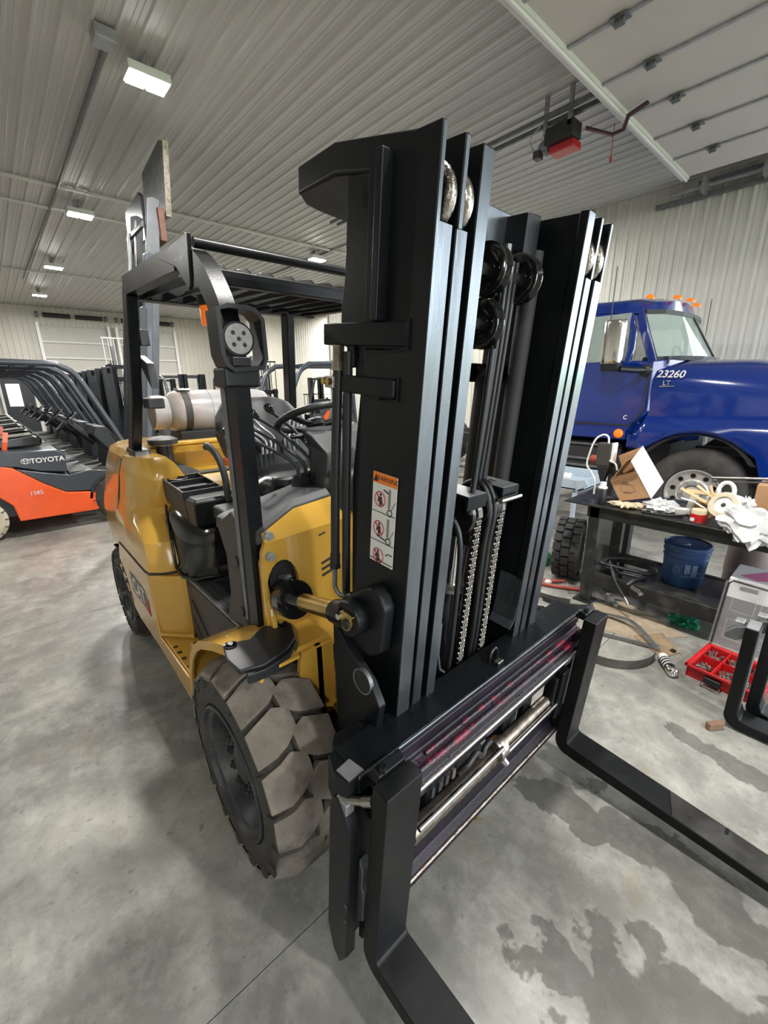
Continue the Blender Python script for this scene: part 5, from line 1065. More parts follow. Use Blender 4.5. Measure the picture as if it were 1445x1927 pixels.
B().tube([(2.12,5.72,1.955),(1.98,5.86,1.94),(1.93,6.03,1.94)], .035, 8).build('mirror_arm', 'black_plastic', mr, smooth=50)
B().lathe((1.93,6.06,1.93), (0,-1,0), [(0,.07),(.06,.065),(.08,.03)], 12).build('arm_base', 'black_plastic', mr, smooth=50)
B().cyl((2.30,5.74,1.95), (2.32,5.78,3.10), .006, n=6).build('antenna', 'black_plastic', TK)
B().cyl((1.95,tmu(5.9),1.95), (1.96,tmu(5.9),3.0), .006, n=6).build('antenna', 'black_plastic', TK)
# numbers and badges on the hood side
text_mesh('fleet_number', '23260', .115, 'label_white', TK, plane_m((1.665,6.042,1.885), (-1,0,-.04), (0,.12,1)), .002, italic=.25, offset=.0015)
bd = B().box((1.60,6.035,1.745), (1.76,6.042,1.755)).build('badge', 'chrome', TK)
text_mesh('badge_letters', 'LT', .075, 'chrome', bd, plane_m((1.69,6.042,1.785), (-1,0,0), (0,0,1)), .003, offset=.001)
text_mesh('door_letter', 'C', .07, 'label_white', TK, plane_m((2.08,6.006,1.37), (-1,0,0), (0,0,1)), .002, offset=.001)
# chassis, tank and steps behind the front wheel
B().box((2.12,6.16,.52), (3.2,6.6,1.02)).build('battery_box', 'black_matte', TK, bevel=.02)
for z in (.56,.66,.76,.97): B().box((2.16,6.12,z), (3.15,6.18,z+.03)).build('step_rail', 'galv_dark', TK)
B().box((-.4,6.75,.62), (7.5,6.85,.90)).box((-.4,tmu(6.85),.62), (7.5,tmu(6.75),.90)).build('frame_rail', 'black_matte', TK)
B().cyl((3.3,6.35,.72), (4.6,6.35,.72), .30, n=24).build('fuel_tank', 'steel', TK, smooth=50)
B().box((1.6,6.3,.7), (2.1,7.9,1.05)).build('firewall', 'black_matte', TK)
# wheels
def tw(x, u, s, rim='chrome'):
    q = B().lathe((x,u,.52), (0,s,0), [(.06,.29),(.02,.30),(0,.34),(-.005,.42),(.01,.47),(.03,.505),(.05,.52),(.25,.52),(.28,.48),(.28,.3)], 56, False).build('tyre', 'side_rubber', TK, smooth=40)
    for rr in (.508,): 
        for du in (.08,.14,.20): B().lathe((x,u+du*s,.52), (0,s,0), [(0,.5205),(.006,.514),(.012,.5205)], 48, False).build('tread_groove', 'black_matte', q)
    r = B().lathe((x,u,.52), (0,s,0), [(.03,.292),(.012,.288),(.012,.276),(.04,.268),(.06,.262),(.055,.17),(.03,.165),(.022,.155),(.022,.10),(.05,.09),(-.01,.085),(-.03,.07),(-.035,0)], 48, False).build('rim', 'steel_bright' if 'steel_bright' in MATS else mat('steel_bright', (.80,.79,.77), .34, .75, .12, 14).name, q, smooth=30)
    for k in range(10):
        a = 2*PI*k/10+.2; B().cyl((x+.212*math.cos(a),u+.045*s,.52+.212*math.sin(a)), (x+.212*math.cos(a),u+.062*s,.52+.212*math.sin(a)), .027, n=14).build('hand_hole', 'black_gloss', r)
        a += .3; B().cyl((x+.130*math.cos(a),u+.0*s,.52+.130*math.sin(a)), (x+.130*math.cos(a),u+.03*s,.52+.130*math.sin(a)), .018, n=8).build('lug_nut', 'galv', r)
tw(1.22, 5.97, 1); tw(1.22, tmu(5.97), -1)
for x in (5.4, 6.75):
    for s, u in ((1, 6.0), (-1, tmu(6.0))): tw(x, u, s)
# ================================================================ bench, cart and everything lying on the right
from mathutils import noise as mnoise
mat('cardboard_print', (.16,.10,.06), .8); mat('glove', (.62,.50,.34), .85, 0, .2, 20, .4, 120); mat('wood', (.62,.42,.22), .7, 0, .25, 8, stretch=(1,1,6))
mat('bag_white', (.58,.59,.59), .32, 0, .08, 9, .3, 30, coat=.2); mat('pink', (.62,.14,.34), .6, 0, .1, 8); mat('red_plastic', (.50,.012,.015), .4, 0, .1, 8)
mat('clear_plastic', (.62,.60,.60), .15, alpha=.17); mat('bucket_blue', (.020,.060,.17), .35, 0, .25, 5); mat('bucket_text', (.14,.22,.34), .5); mat('cart_blue', (.42,.50,.58), .4, 0, .1, 5)
mat('green', (.02,.28,.15), .45, 0, .3, 15, .5, 50); mat('red_hose', (.34,.055,.035), .5, 0, .3, 10); mat('orange_bag', (.48,.10,.015), .25, 0, .3, 9, coat=.5); mat('paper', (.72,.70,.65), .6)
mat('sheet_steel', (.10,.095,.085), .5, .3, .3, 8, .3, 60); mat('stained_card', (.28,.20,.12), .8, 0, .35, 7, dirt=(.07,.045,.03), dscale=6, damt=.8); mat('abrasive', (.60,.54,.40), .8, 0, .15, 40, .5, 150)
def crumple(name, c, sz, m, seed, parent=None, amp=.35, fr=3.0, n=26, flat=None, drape=None, **kw):
    c = Vector(c); vs = []; rows = n//2; mb = B(); rings = []
    for i in range(1, rows):
        th = PI*i/rows; ring = []
        for j in range(n):
            ph = 2*PI*j/n; d = Vector((math.sin(th)*math.cos(ph), math.sin(th)*math.sin(ph), math.cos(th)))
            k = 1 + amp*(abs(mnoise.noise(d*fr + Vector((seed, 0, seed*.7))))*2-.5) + amp*.5*abs(mnoise.noise(d*fr*2.7 + Vector((0, seed, 0))))
            p = Vector((d.x*sz[0]*k, d.y*sz[1]*k, d.z*sz[2]*k)) + c
            if flat is not None and p.z < flat: p.z = flat
            if drape: p = drape(p)
            ring.append(p)
        rings.append(ring)
    mb.loft(rings); return mb.build(name, m, parent, smooth=28, **kw)
ZB = .855
wb = thing('workbench', 'long black steel workbench with a cluttered top beside the fork tips', 'workbench', (.5, 3.78, 0))
B().box((-1.2,3.44,ZB-.012), (1.57,4.12,ZB)).build('bench_top', mat('bench_black', (.022,.023,.022), .35, .2, .4, 5, dirt=(.10,.09,.07), dscale=7, damt=.5).name, wb, bevel=.003)
B().box((-1.2,3.46,ZB-.10), (1.38,3.50,ZB-.012)).build('front_rail', 'bench_black', wb); B().box((-1.2,4.05,ZB-.10), (1.38,4.09,ZB-.012)).build('back_rail', 'bench_black', wb)
for x in (1.28, -1.15):
    for u in (3.46, 4.02): B().box((x,u,.0), (x+.085,u+.075,ZB-.012)).build('leg', 'bench_black', wb, bevel=.006); B().box((x-.03,u-.03,0), (x+.12,u+.11,.012)).build('foot_plate', 'bench_black', wb)
B().box((-1.2,3.46,.17), (1.28,3.50,.285)).build('shelf_rail', 'bench_black', wb, bevel=.003); B().box((-1.2,4.05,.20), (1.28,4.09,.285)).build('shelf_rail', 'bench_black', wb)
B().box((-1.2,3.50,.262), (.98,4.05,.278)).build('shelf', 'bench_black', wb)
# spray can on the bench corner
t = thing('spray_can', 'black spray can with white cap standing at the left corner of the workbench', 'spray can', (1.31,3.53,ZB))
B().lathe((1.31,3.53,ZB), (0,0,1), [(0,.030),(.004,.033),(.12,.033),(.135,.026)], 20).build('can_body', 'slate_dark', t, smooth=40)
B().lathe((1.31,3.53,ZB+.132), (0,0,1), [(0,.034),(.012,.034),(.014,.024),(.05,.022),(.052,0)], 20).build('cap', 'label_white', t, smooth=40)
# electric tool on a post with looping cable
t = thing('drill_stand', 'grey electric drill stand with a looping pale cable on the workbench', 'tool', (1.36,3.80,ZB))
B().box((1.33,3.77,ZB), (1.375,3.83,1.16)).build('post', 'black_matte', t, bevel=.006); B().box((1.29,3.70,ZB), (1.42,3.90,ZB+.02)).build('base', 'black_matte', t, bevel=.005)
B().box((1.36,3.72,1.13), (1.47,3.80,1.32)).build('control_box', 'step_grey', t, bevel=.008); B().box((1.335,3.725,1.16), (1.36,3.80,1.325)).build('grip', 'label_white', t, bevel=.008)
B().loft([[(1.36,3.72,1.13),(1.46,3.72,1.13),(1.46,3.80,1.13),(1.36,3.80,1.13)],[(1.39,3.74,.99),(1.42,3.74,.99),(1.42,3.78,.99),(1.39,3.78,.99)]]).build('nozzle', 'black_matte', t, bevel=.004)
B().tube([(1.39,3.74,1.32),(1.40,3.74,1.37),(1.44,3.74,1.385),(1.50,3.74,1.34),(1.535,3.74,1.22),(1.545,3.74,1.12),(1.50,3.74,1.06),(1.45,3.72,.99),(1.44,3.70,ZB+.03)], .008, 8, sm=5).build('cable', 'label_white', t, smooth=60)
B().tube([(1.36,3.72,1.18),(1.31,3.72,1.16),(1.29,3.72,1.11)], .007, 8, sm=4).build('short_cable', 'label_white', t, smooth=60)
B().cyl((1.47,3.78,1.17), (1.53,3.78,1.17), .035, n=12).build('motor', 'red_hose', t, smooth=50)
# tipped cardboard box
t = thing('cardboard_box', 'open brown cardboard box tipped on its side with a bright white label flap', 'box', (1.15,3.72,ZB))
def quad(a, b_, c_, d_, n, nm, m, th=.004): return B().sheet([[a, b_],[d_, c_]], tuple(k*th for k in n)).build(nm, m, t)
quad((1.285,3.60,1.04),(1.102,3.60,1.128),(.985,3.60,.952),(1.190,3.60,.885),(0,1,0),'front_wall','cardboard')
quad((1.190,3.60,.885),(.985,3.60,.952),(1.015,3.84,.99),(1.215,3.84,.90),(0,0,1),'bottom','cardboard')
quad((1.340,3.85,1.21),(1.175,3.85,1.30),(.99,3.85,1.04),(1.215,3.85,.90),(0,1,0),'back_wall','cardboard')
quad((1.158,3.595,1.216),(1.175,3.86,1.305),(.985,3.86,1.035),(.980,3.595,.948),(-.7,0,.5),'label_flap','paper')
quad((1.285,3.60,1.04),(1.190,3.60,.885),(1.215,3.84,.90),(1.30,3.84,1.06),(1,0,0),'side_wall','cardboard')
quad((1.285,3.60,1.04),(1.30,3.84,1.06),(1.20,3.80,1.22),(1.21,3.66,1.20),(1,0,0),'side_flap','cardboard')
quad((1.285,3.598,1.04),(1.102,3.598,1.128),(1.10,3.57,1.15),(1.27,3.565,1.075),(0,-1,0),'top_flap','cardboard')
for poly in ([(1.196,1.043),(1.165,1.052),(1.145,1.030),(1.190,1.028)], [(1.125,.975),(1.165,.958),(1.180,.968),(1.165,.972)]): B().prism(poly, 'u', 3.5975, 3.5995).build('printed_mark', 'cardboard_print', t)
B().tube([(1.19,3.599,1.045),(1.12,3.599,1.03),(1.095,3.599,.99),(1.125,3.599,.965),(1.185,3.599,.968),(1.205,3.599,1.0)], .0012, 4, closed=True).build('printed_mark', 'cardboard_print', t)
fo = Vector((1.158,3.595,1.216)); fx_ = Vector((.017,.265,.089)); fy_ = Vector((-.178,0,-.268)); nn = Vector((-.7,0,.5)).normalized()*.005
for k in range(6):
    a = fo + fx_*(.25+.1*k) + fy_*(.45+.06*(k%3)) + nn; B().bar([a, a + fx_*.04 + fy_*(.12+.05*(k%2))], .003, .001, up=nn).build('scribble', 'galv', t)
# gloves, small bag, papers
for i, (c, s, lb) in enumerate((((1.19,3.56,ZB+.02),(.065,.045,.022),'crumpled beige work glove left of the small white bag'), ((1.05,3.58,ZB+.022),(.045,.04,.028),'tan leather work glove touching the small white bag'))):
    t = thing('work_glove', lb, 'glove', c, 'gloves on the workbench'); crumple('palm', c, s, 'glove', 3.1+i, t, .3, 2.2, flat=ZB)
    for k in range(5): a = -.9+.45*k+(PI if i == 0 else 0); B().tube([(c[0]+s[0]*.6*math.cos(a), c[1]+s[1]*.6*math.sin(a), ZB+.018), (c[0]+(s[0]+.02)*math.cos(a), c[1]+(s[1]+.03)*math.sin(a), ZB+.026), (c[0]+(s[0]+.05)*math.cos(a+.2), c[1]+(s[1]+.05)*math.sin(a+.2), ZB+.012)], [.014,.012,.009], 8, sm=3).build('finger', 'glove', t, smooth=60)
tag(crumple('plastic_bag', (.90,3.60,ZB+.045), (.11,.07,.055), 'bag_white', 8.3, amp=.5, flat=ZB), 'small crumpled white plastic bag in the middle of the workbench', 'plastic bag')
t = thing('carton_pieces', 'torn white carton standing behind the sticks on the workbench', 'carton', (.73,3.68,ZB)); B().cb((.735,3.66,ZB+.085), (.035,.05,.16), (0,-10,5)).build('upright_carton', 'paper', t); B().cb((.765,3.575,ZB+.045), (.08,.05,.04), (10,8,20)).build('flat_carton', 'label_white', t)
tag(B().cb((.67,3.72,ZB+.055), (.12,.10,.11), (0,0,12)).build('small_box', 'cardboard', bevel=.003), 'small brown carton under the wooden sticks', 'box')
for i, (p, q, w) in enumerate((((.80,3.58,1.065),(.64,3.60,.985),.022),((.74,3.60,1.035),(.60,3.62,.955),.020),((.71,3.60,1.095),(.61,3.62,1.02),.018),((.64,3.64,1.10),(.60,3.62,1.00),.016),((.78,3.66,1.04),(.56,3.66,1.03),.03))):
    o = B().bar([p, q], w, .007, up=(0,-.7,.7)).build('wood_stick', 'wood', bevel=.001)
    tag(o, ['longest pale wooden paint stick, its squared end pointing left', 'flat wooden stick under the longest one, beside the carton', 'thick wooden stick leaning over the stick pile', 'upright wooden stick touching the abrasive wheel', 'wide brown board at the back of the stick pile'][i], 'stick', 'wooden sticks heaped on the workbench')
tag(B().tube([(.78,3.55,1.00),(.70,3.56,.985),(.62,3.60,.93)], .007, 6).build('grey_cable_end', 'label_white'), 'thin pale strip lying across the wooden sticks', 'strip')
# abrasive wheel leaning on the pile
wn_ = Vector((.35,-.85,.45)).normalized(); wc_ = Vector((.535,3.585,.985))
t = thing('abrasive_wheel', 'cream abrasive flap wheel with a white centre leaning on the stick pile', 'grinding wheel', (.535,3.585,ZB))
B().lathe(wc_ - wn_*.022, wn_, [(0,.04),(0,.088),(.008,.094),(.036,.094),(.044,.088),(.044,.060),(.034,.056)], 32, False).build('flap_ring', 'abrasive', t, smooth=40)
B().lathe(wc_ + wn_*.006, wn_, [(0,.058),(.004,.057),(.006,.018),(.002,.014)], 28).build('centre_disc', 'label_white', t, smooth=40); B().lathe(wc_ + wn_*.008, wn_, [(0,.014),(.005,.013),(.005,0)], 12).build('bore', 'black_matte', t)
# red labelled jar
t = thing('jar', 'short jar with a red label in front of the abrasive wheel', 'jar', (.655,3.53,ZB))
B().lathe((.655,3.53,ZB), (0,0,1), [(0,.042),(.004,.045),(.085,.045),(.09,.042)], 24).build('jar_body', 'glove', t, smooth=40); B().lathe((.655,3.53,ZB+.006), (0,0,1), [(0,.0455),(.055,.0455)], 24, False).build('red_label', 'red_plastic', t, smooth=60)
B().box((.665,3.482,ZB+.012), (.69,3.4845,ZB+.035)).build('label_panel', 'label_white', t)
tag(B().tube([(.60,3.72,.97),(.50,3.72,1.0),(.42,3.74,.99)], [.05,.045,.03], 10).build('paper_roll', 'paper', smooth=60), 'cream paper roll lying behind the abrasive wheel', 'roll')
tag(B().tube([(.565+.045*math.cos(a), 3.75, 1.05+.065*math.sin(a)) for a in (2*PI*k/20 for k in range(20))], .014, 8, closed=True).build('white_ring', 'label_white', smooth=60), 'white ring standing upright behind the stick pile', 'ring')
tag(crumple('white_rag', (.43,3.66,.98), (.05,.04,.06), 'bag_white', 2.2, amp=.4, flat=ZB), 'white rag bunched between the paper roll and the large bag', 'rag')
tag(B().box((.25,3.86,ZB), (.42,4.06,ZB+.25)).build('brown_carton', 'cardboard', bevel=.004), 'tall brown carton at the right edge behind the large white bag', 'box')
tag(B().box((.17,3.62,ZB), (.27,3.76,ZB+.17)).build('orange_carton', 'cardboard_orange' if 'cardboard_orange' in MATS else mat('cardboard_orange', (.62,.22,.08), .7).name, bevel=.004), 'orange carton at the right edge above the large white bag', 'box')
tag(B().cyl((.70,3.95,1.10), (.2,3.95,1.16), .010, n=10).cyl((.70,3.97,1.07), (.2,3.97,1.13), .008, n=10).build('steel_rod', 'steel', smooth=60), 'long thin steel rods lying behind the clutter on the workbench', 'rod')
tag(B().tube([(1.0,3.50,ZB+.008),(.88,3.50,ZB+.01),(.78,3.52,ZB+.02),(.72,3.53,ZB+.035),(.74,3.56,ZB+.02)], .008, 8, sm=4).build('black_strap', 'black_plastic', smooth=60), 'black cable strap lying along the front edge of the workbench', 'strap')
def dr(p):
    if p.y < 3.44: p.z -= (3.44-p.y)*1.3
    elif p.z < ZB: p.z = ZB
    return p
tag(crumple('large_plastic_bag', (.33,3.50,ZB+.055), (.20,.115,.085), 'bag_white', 5.5, amp=.42, fr=2.2, n=44, drape=dr), 'large white plastic bag hanging over the front edge of the workbench', 'plastic bag')
# below the bench ------------------------------------------------------
t = thing('bucket', 'dark blue lidded pail with pale lettering standing on the bench shelf', 'bucket', (.73,3.80,.278))
B().lathe((.73,3.80,.279), (0,0,1), [(0,.128),(.006,.132),(.22,.146),(.225,.152),(.232,.152),(.236,.147),(.265,.149),(.268,.156),(.276,.156),(.28,.150),(.30,.151),(.305,.158),(.325,.158),(.33,.150),(.322,.142),(.320,.0)], 36).build('pail', 'bucket_blue', t, smooth=35)
B().lathe((.76,3.78,.60), (0,0,1), [(0,.05),(.008,.048),(.01,.03)], 18).build('spout_cap', 'bucket_text', t, smooth=40)
def onp(ang, z, r=.142): a = math.radians(ang); return (.73+r*math.cos(a), 3.80+r*math.sin(a), z)
for (a0, a1, z0, z1) in ((-137,-122,.40,.475),(-118,-104,.42,.475),(-100,-74,.34,.475)):
    n = 6; B().sheet([[onp(a0+(a1-a0)*k/n, z, .1355+(z-.28)*.065) for k in range(n+1)] for z in (z0-.02, z1)], (0,-.0008,0)).build('print_panel', 'bucket_blue' if a0 > -101 else 'bucket_text', t)
tx = text_mesh('pail_lettering', 'Hy-Tran\nUltraction', .034, 'bucket_text', t, plane_m(onp(-125, .40, .147), (-.82,.57,0), (0,0,1)), .001)
B().tube([onp(-84+9*math.cos(a), .415+.024*math.sin(a), .1475) for a in (2*PI*k/20 for k in range(20))], .0018, 5, closed=True).bar([onp(-90,.43,.1475), onp(-78,.40,.1475)], .003, .002).build('no_symbol', 'bucket_text', t)
tag(B().lathe((.40,4.30,.0), (0,0,1), [(0,.15),(.02,.155),(.30,.155),(.31,.16),(.33,.16),(.54,.155),(.56,.15)], 32).build('steel_drum', mat('drum_grey', (.30,.24,.22), .5, .3, .3, 6).name, smooth=40), 'dull steel drum standing behind the blue pail', 'drum')
tag(B().box((1.42,4.2,.0), (1.56,4.36,.62)).build('steel_post', mat('post_grey', (.42,.44,.46), .45, .2, .2, 5).name, bevel=.01), 'pale grey steel post behind the left end of the bench', 'post')
tag(B().box((1.26,4.16,.0), (1.38,4.26,.80)).build('black_post', 'black_matte', bevel=.006), 'black steel upright behind the left end of the bench', 'post')
tag(B().tube([(1.28,3.62,.33),(1.24,3.55,.345),(1.15,3.55,.35),(1.0,3.62,.33),(.9,3.72,.31),(.95,3.85,.31),(1.1,3.86,.33),(1.26,3.76,.33),(1.27,3.66,.31),(1.18,3.58,.30),(1.02,3.58,.30),(.93,3.62,.30),(.97,3.50,.31),(1.0,3.44,.27)], .014, 10, sm=5).build('hydraulic_hose', 'black_plastic', smooth=60), 'coiled black hydraulic hose lying on the bench shelf', 'hose')
t = thing('hydraulic_hose', 'black hydraulic hose hanging over the shelf rail with a crimped steel end', 'hose', (1.0,3.44,.2))
B().tube([(1.20,3.60,.35),(1.14,3.50,.33),(1.08,3.44,.26),(1.0,3.42,.17)], .014, 10, sm=4).build('hose', 'black_plastic', t, smooth=60); B().cyl((1.0,3.42,.175), (.965,3.41,.13), .016, n=10).build('crimp', 'steel', t); B().cyl((1.21,3.62,.36), (1.13,3.54,.345), .004, n=6).build('wire_end', 'steel', t)
tag(B().cyl((.97,3.44,.27), (.90,3.43,.25), .015, n=8).cyl((.90,3.43,.25), (.885,3.428,.232), .02, n=6).build('hose_fitting', 'steel'), 'bright steel hose fitting resting on the shelf rail', 'fitting')
tag(B().cyl((1.16,3.60,.0), (1.16,3.60,.07), .035, n=14).cyl((1.10,3.56,.0), (1.10,3.56,.03), .02, n=10).build('small_part', 'galv'), 'small grey steel coupling on the floor behind the bench leg', 'part')
tag(crumple('green_rag', (.64,3.68,.012), (.10,.09,.03), 'green', 1.4, amp=.5, flat=.001), 'green plastic sheet crumpled on the floor under the workbench', 'rag')
# tyre, orange bag, green cap, red hose behind the mast
t = thing('lugged_tyre', 'black lugged forklift tyre standing behind the workbench leg', 'tyre', (1.62,3.95,0))
ya = Vector((.95,-.28,0)).normalized(); yc = Vector((1.665,3.86,.29)); yb = Vector((-ya.y,ya.x,0))
B().lathe(yc - ya*.11, ya, [(.03,.12),(0,.15),(0,.22),(.03,.262),(.19,.262),(.22,.22),(.22,.15),(.19,.12)], 32, False).build('carcass', 'rubber', t, smooth=40)
for k in range(20):
    for r_, o_ in ((0,-.075),(.5,0),(0,.075)):
        a = 2*PI*(k+r_)/20; rd = yb*math.cos(a) + Vector((0,0,1))*math.sin(a); tg = yb*-math.sin(a) + Vector((0,0,1))*math.cos(a); c_ = yc + ya*o_ + rd*.272
        vs = [c_ + rd*(.012*sr) + ya*(.033*sa) + tg*(.034*st) for sr in (-1,1) for sa, st in ((-1,-1),(1,-1),(1,1),(-1,1))]
        B().add(vs, [(0,1,2,3),(4,5,6,7),(0,1,5,4),(1,2,6,5),(2,3,7,6),(3,0,4,7)]).build('lug', 'black_matte', t, bevel=.003, seg=1)
tag(B().loft([[(2.03,4.30,.0),(1.88,4.25,.0),(1.86,4.42,.0),(2.0,4.45,.0)],[(2.02,4.28,.2),(1.86,4.24,.22),(1.85,4.40,.2),(1.98,4.42,.22)],[(1.98,4.32,.37),(1.86,4.27,.34),(1.86,4.34,.35),(1.95,4.36,.38)]]).build('orange_bag', 'orange_bag', bevel=.01, smooth=30), 'crumpled orange plastic bag standing behind the lugged tyre', 'bag')
tag(B().lathe((1.98,3.96,.0), (0,0,1), [(0,.10),(.09,.10),(.12,.07),(.12,0)], 20).build('green_pan', mat('dark_green', (.01,.12,.06), .4).name, smooth=40), 'dark green pan on the floor behind the mast', 'pan')
tag(B().tube([(1.95,3.45,.02),(1.72,3.47,.02),(1.55,3.54,.02),(1.42,3.61,.02),(1.36,3.64,.02)], .016, 10, sm=4).build('red_hose', 'red_hose', smooth=60), 'brick-red air hose running to the foot of the workbench', 'hose')
tag(B().tube([(1.74,3.56,.02),(1.66,3.60,.022),(1.60,3.68,.02)], .016, 10, sm=4).build('red_hose', 'red_hose', smooth=60), 'short brick-red hose piece next to the white tissue', 'hose')
tag(crumple('tissue', (1.69,3.55,.02), (.03,.03,.018), 'bag_white', 4.1, amp=.5, flat=.001), 'white crumpled tissue between the two red hoses', 'tissue')
tag(B().loft([[(2.30,3.72,.0),(2.05,3.70,.0),(2.05,3.9,.0),(2.30,3.9,.0)],[(2.30,3.75,.22),(2.09,3.72,.16),(2.09,3.9,.16),(2.30,3.9,.22)]]).build('black_casing', 'black_matte', bevel=.02), 'black casting standing on the floor left of the lugged tyre', 'part')
# curved sheet steel pieces on the floor
def curved(name, c, r, a0, a1, h, m, label, z=.0, th=.004, tilt=0):
    n = 20; g = []
    for k in range(n+1):
        a = math.radians(a0+(a1-a0)*k/n); g.append([(c[0]+r*math.cos(a), c[1]+r*math.sin(a), z), (c[0]+(r+tilt)*math.cos(a), c[1]+(r+tilt)*math.sin(a), z+h)])
    o = B().sheet(g, (0,0,th) if h == 0 else (.003,.003,0)).build(name, m, smooth=60); return tag(o, label, 'steel band')
curved('steel_band', (.93,2.96), .30, -60, -188, .065, 'sheet_steel', 'curved dark steel band standing on the floor right of the far fork')
curved('steel_band', (1.62,3.75), .50, -60, -120, .05, 'sheet_steel', 'curved dark steel band behind the right end of the carriage')
curved('steel_band', (1.50,3.55), .34, -80, -150, .045, 'black_matte', 'black curved band on the floor in front of the red hose')
tag(B().bar([(1.02,3.04,.004),(.86,3.09,.004),(.66,3.14,.012)], .045, .006).build('steel_strip', 'sheet_steel'), 'dark flat steel strip lying across the stained cardboard', 'strip')
tag(B().bar([(1.20,3.28,.02),(1.04,3.33,.03),(.90,3.31,.05),(.78,3.22,.045),(.68,3.14,.02),(.65,3.125,.015)], .035, .010, sm=4).cyl((.655,3.10,.025), (.655,3.15,.03), .010, n=8).build('steel_lever', mat('lever_steel', (.40,.40,.40), .3, .8, .3, 20).name, smooth=40), 'bent shiny steel lever with a pin lying on the floor', 'lever')
tag(B().prism([(.83,3.19),(.70,3.39),(.54,3.20),(.60,3.04)], 'z', .001, .006).build('cardboard_sheet', 'stained_card'), 'stained brown cardboard sheet on the floor left of the red organiser', 'cardboard')
tag(B().prism([(1.34,3.34),(1.08,3.70),(.56,3.48),(.80,3.16),(1.05,3.12)], 'z', .0005, .002).build('cardboard_sheet', mat('oily_card', (.36,.29,.20), .7, 0, .35, 5, dirt=(.12,.08,.05), dscale=4, damt=.7).name), 'large pale oily cardboard sheet in front of the bench leg', 'cardboard')
t = thing('floor_spray_can', 'spray can with silver base lying on the floor beside the red organiser', 'spray can', (.53,2.95,0))
p0_, p1_ = Vector((.60,3.02,.034)), Vector((.485,2.86,.034)); dd = (p1_-p0_).normalized()
B().lathe(p0_, dd, [(0,.026),(.006,.031),(.045,.031)], 18).build('cap', 'label_white', t, smooth=40); B().lathe(p0_+dd*.045, dd, [(0,.033),(.09,.033)], 18).build('label', 'black_matte', t, smooth=40)
for k in range(3): B().lathe(p0_+dd*(.058+.025*k), dd, [(0,.0335),(.008,.0335)], 18, False).build('label_band', 'label_white', t)
B().lathe(p0_+dd*.135, dd, [(0,.033),(.04,.033),(.052,.026),(.055,.018),(.05,.008),(.058,0)], 18).build('base', 'chrome', t, smooth=40)
# red organiser with its clear lid up
t = thing('organiser_box', 'open red parts organiser with clear lid raised, on the floor by the spare forks', 'organiser', (.35,3.2,0))
def ob_(p): a = math.radians(-7); x, y = p[0]*math.cos(a)-p[1]*math.sin(a), p[0]*math.sin(a)+p[1]*math.cos(a); return (.45-x, 2.97+y, p[2])
O = lambda: MB(ob_)
O().box((0,0,0), (.36,.36,.012)).build('floor_tray', 'red_plastic', t)
for a, c in (((0,0,0),(.36,.012,.08)),((0,.348,0),(.36,.36,.08)),((0,0,0),(.012,.36,.08)),((.348,0,0),(.36,.36,.08))): O().box(a, c).build('wall', 'red_plastic', t, bevel=.003)
for a, c in (((-.012,-.012,.068),(.372,.006,.085)),((-.012,-.012,.068),(.006,.372,.085)),((.354,-.012,.068),(.372,.372,.085)),((-.012,.354,.068),(.372,.372,.085))): O().box(a, c).build('rim', 'red_plastic', t, bevel=.003)
for x in (.12,.24): O().box((x-.003,.01,.01), (x+.003,.35,.074)).build('divider', 'red_plastic', t)
for y in (.2,): O().box((.01,y-.003,.01), (.35,y+.003,.074)).build('divider', 'red_plastic', t)
q = O().box((.10,-.034,.02), (.19,-.012,.06)).build('latch', 'black_plastic', t, bevel=.006); O().tube([(.10,-.036,.03),(.10,-.055,.005),(.19,-.055,.005),(.19,-.036,.03)], .004, 6).build('latch_wire', 'chrome', q)
rn = random.Random(9); 
for cell, (cx, cy) in enumerate(((.06,.10),(.18,.10),(.30,.10),(.06,.28),(.18,.28),(.30,.28))):
    mb = B(); mb.tf = ob_
    for k in range(26): mb.cyl((cx+rn.uniform(-.045,.045), cy+rn.uniform(-.075,.06), .02+rn.uniform(0,.03)), (cx+rn.uniform(-.045,.045), cy+rn.uniform(-.075,.06), .025+rn.uniform(0,.035)), .006, n=6)
    for k in range(12): x, y, z = cx+rn.uniform(-.045,.045), cy+rn.uniform(-.075,.06), .03+rn.uniform(0,.025); mb.cyl((x,y,z), (x+.004,y+.002,z+.006), .014, n=8)
    tag(mb.build('small_parts', 'steel', kind='stuff'), ['washers and bolts in the front left cell of the red organiser','bolts in the front middle cell of the red organiser','bolts in the front right cell of the red organiser','clips in the rear left cell of the red organiser','clips in the rear middle cell of the red organiser','clips in the rear right cell of the red organiser'][cell], 'hardware')
L_ = [(-.01,.37,.085),(-.01,.46,.52),(.012,.464,.545),(.35,.464,.545),(.37,.46,.52),(.37,.37,.085)]
O().sheet([[(0,.37,.09),(.36,.37,.09)],[(0,.455,.53),(.36,.455,.53)]], (0,.004,0)).build('clear_lid', 'clear_plastic', t)
O().tube([(0,.37,.09),(0,.45,.51),(.02,.455,.535),(.34,.455,.535),(.36,.45,.51),(.36,.37,.09)], .006, 6).build('lid_seal', 'black_plastic', t, smooth=60)
O().tube([(-.012,.37,.09),(-.012,.455,.52),(.018,.46,.55),(.345,.46,.55),(.372,.455,.52),(.372,.37,.09)], .007, 6).build('lid_rim', 'clear_plastic', t, smooth=60)
for x0 in (.04,.19):
    for z0 in (.15,.34): O().tube([(x0,.385+(z0-.09)*.2,z0),(x0+.12,.385+(z0-.09)*.2,z0),(x0+.12,.415+(z0-.09)*.2,z0+.13),(x0,.415+(z0-.09)*.2,z0+.13)], .004, 5, closed=True).build('lid_rib', 'clear_plastic', t)
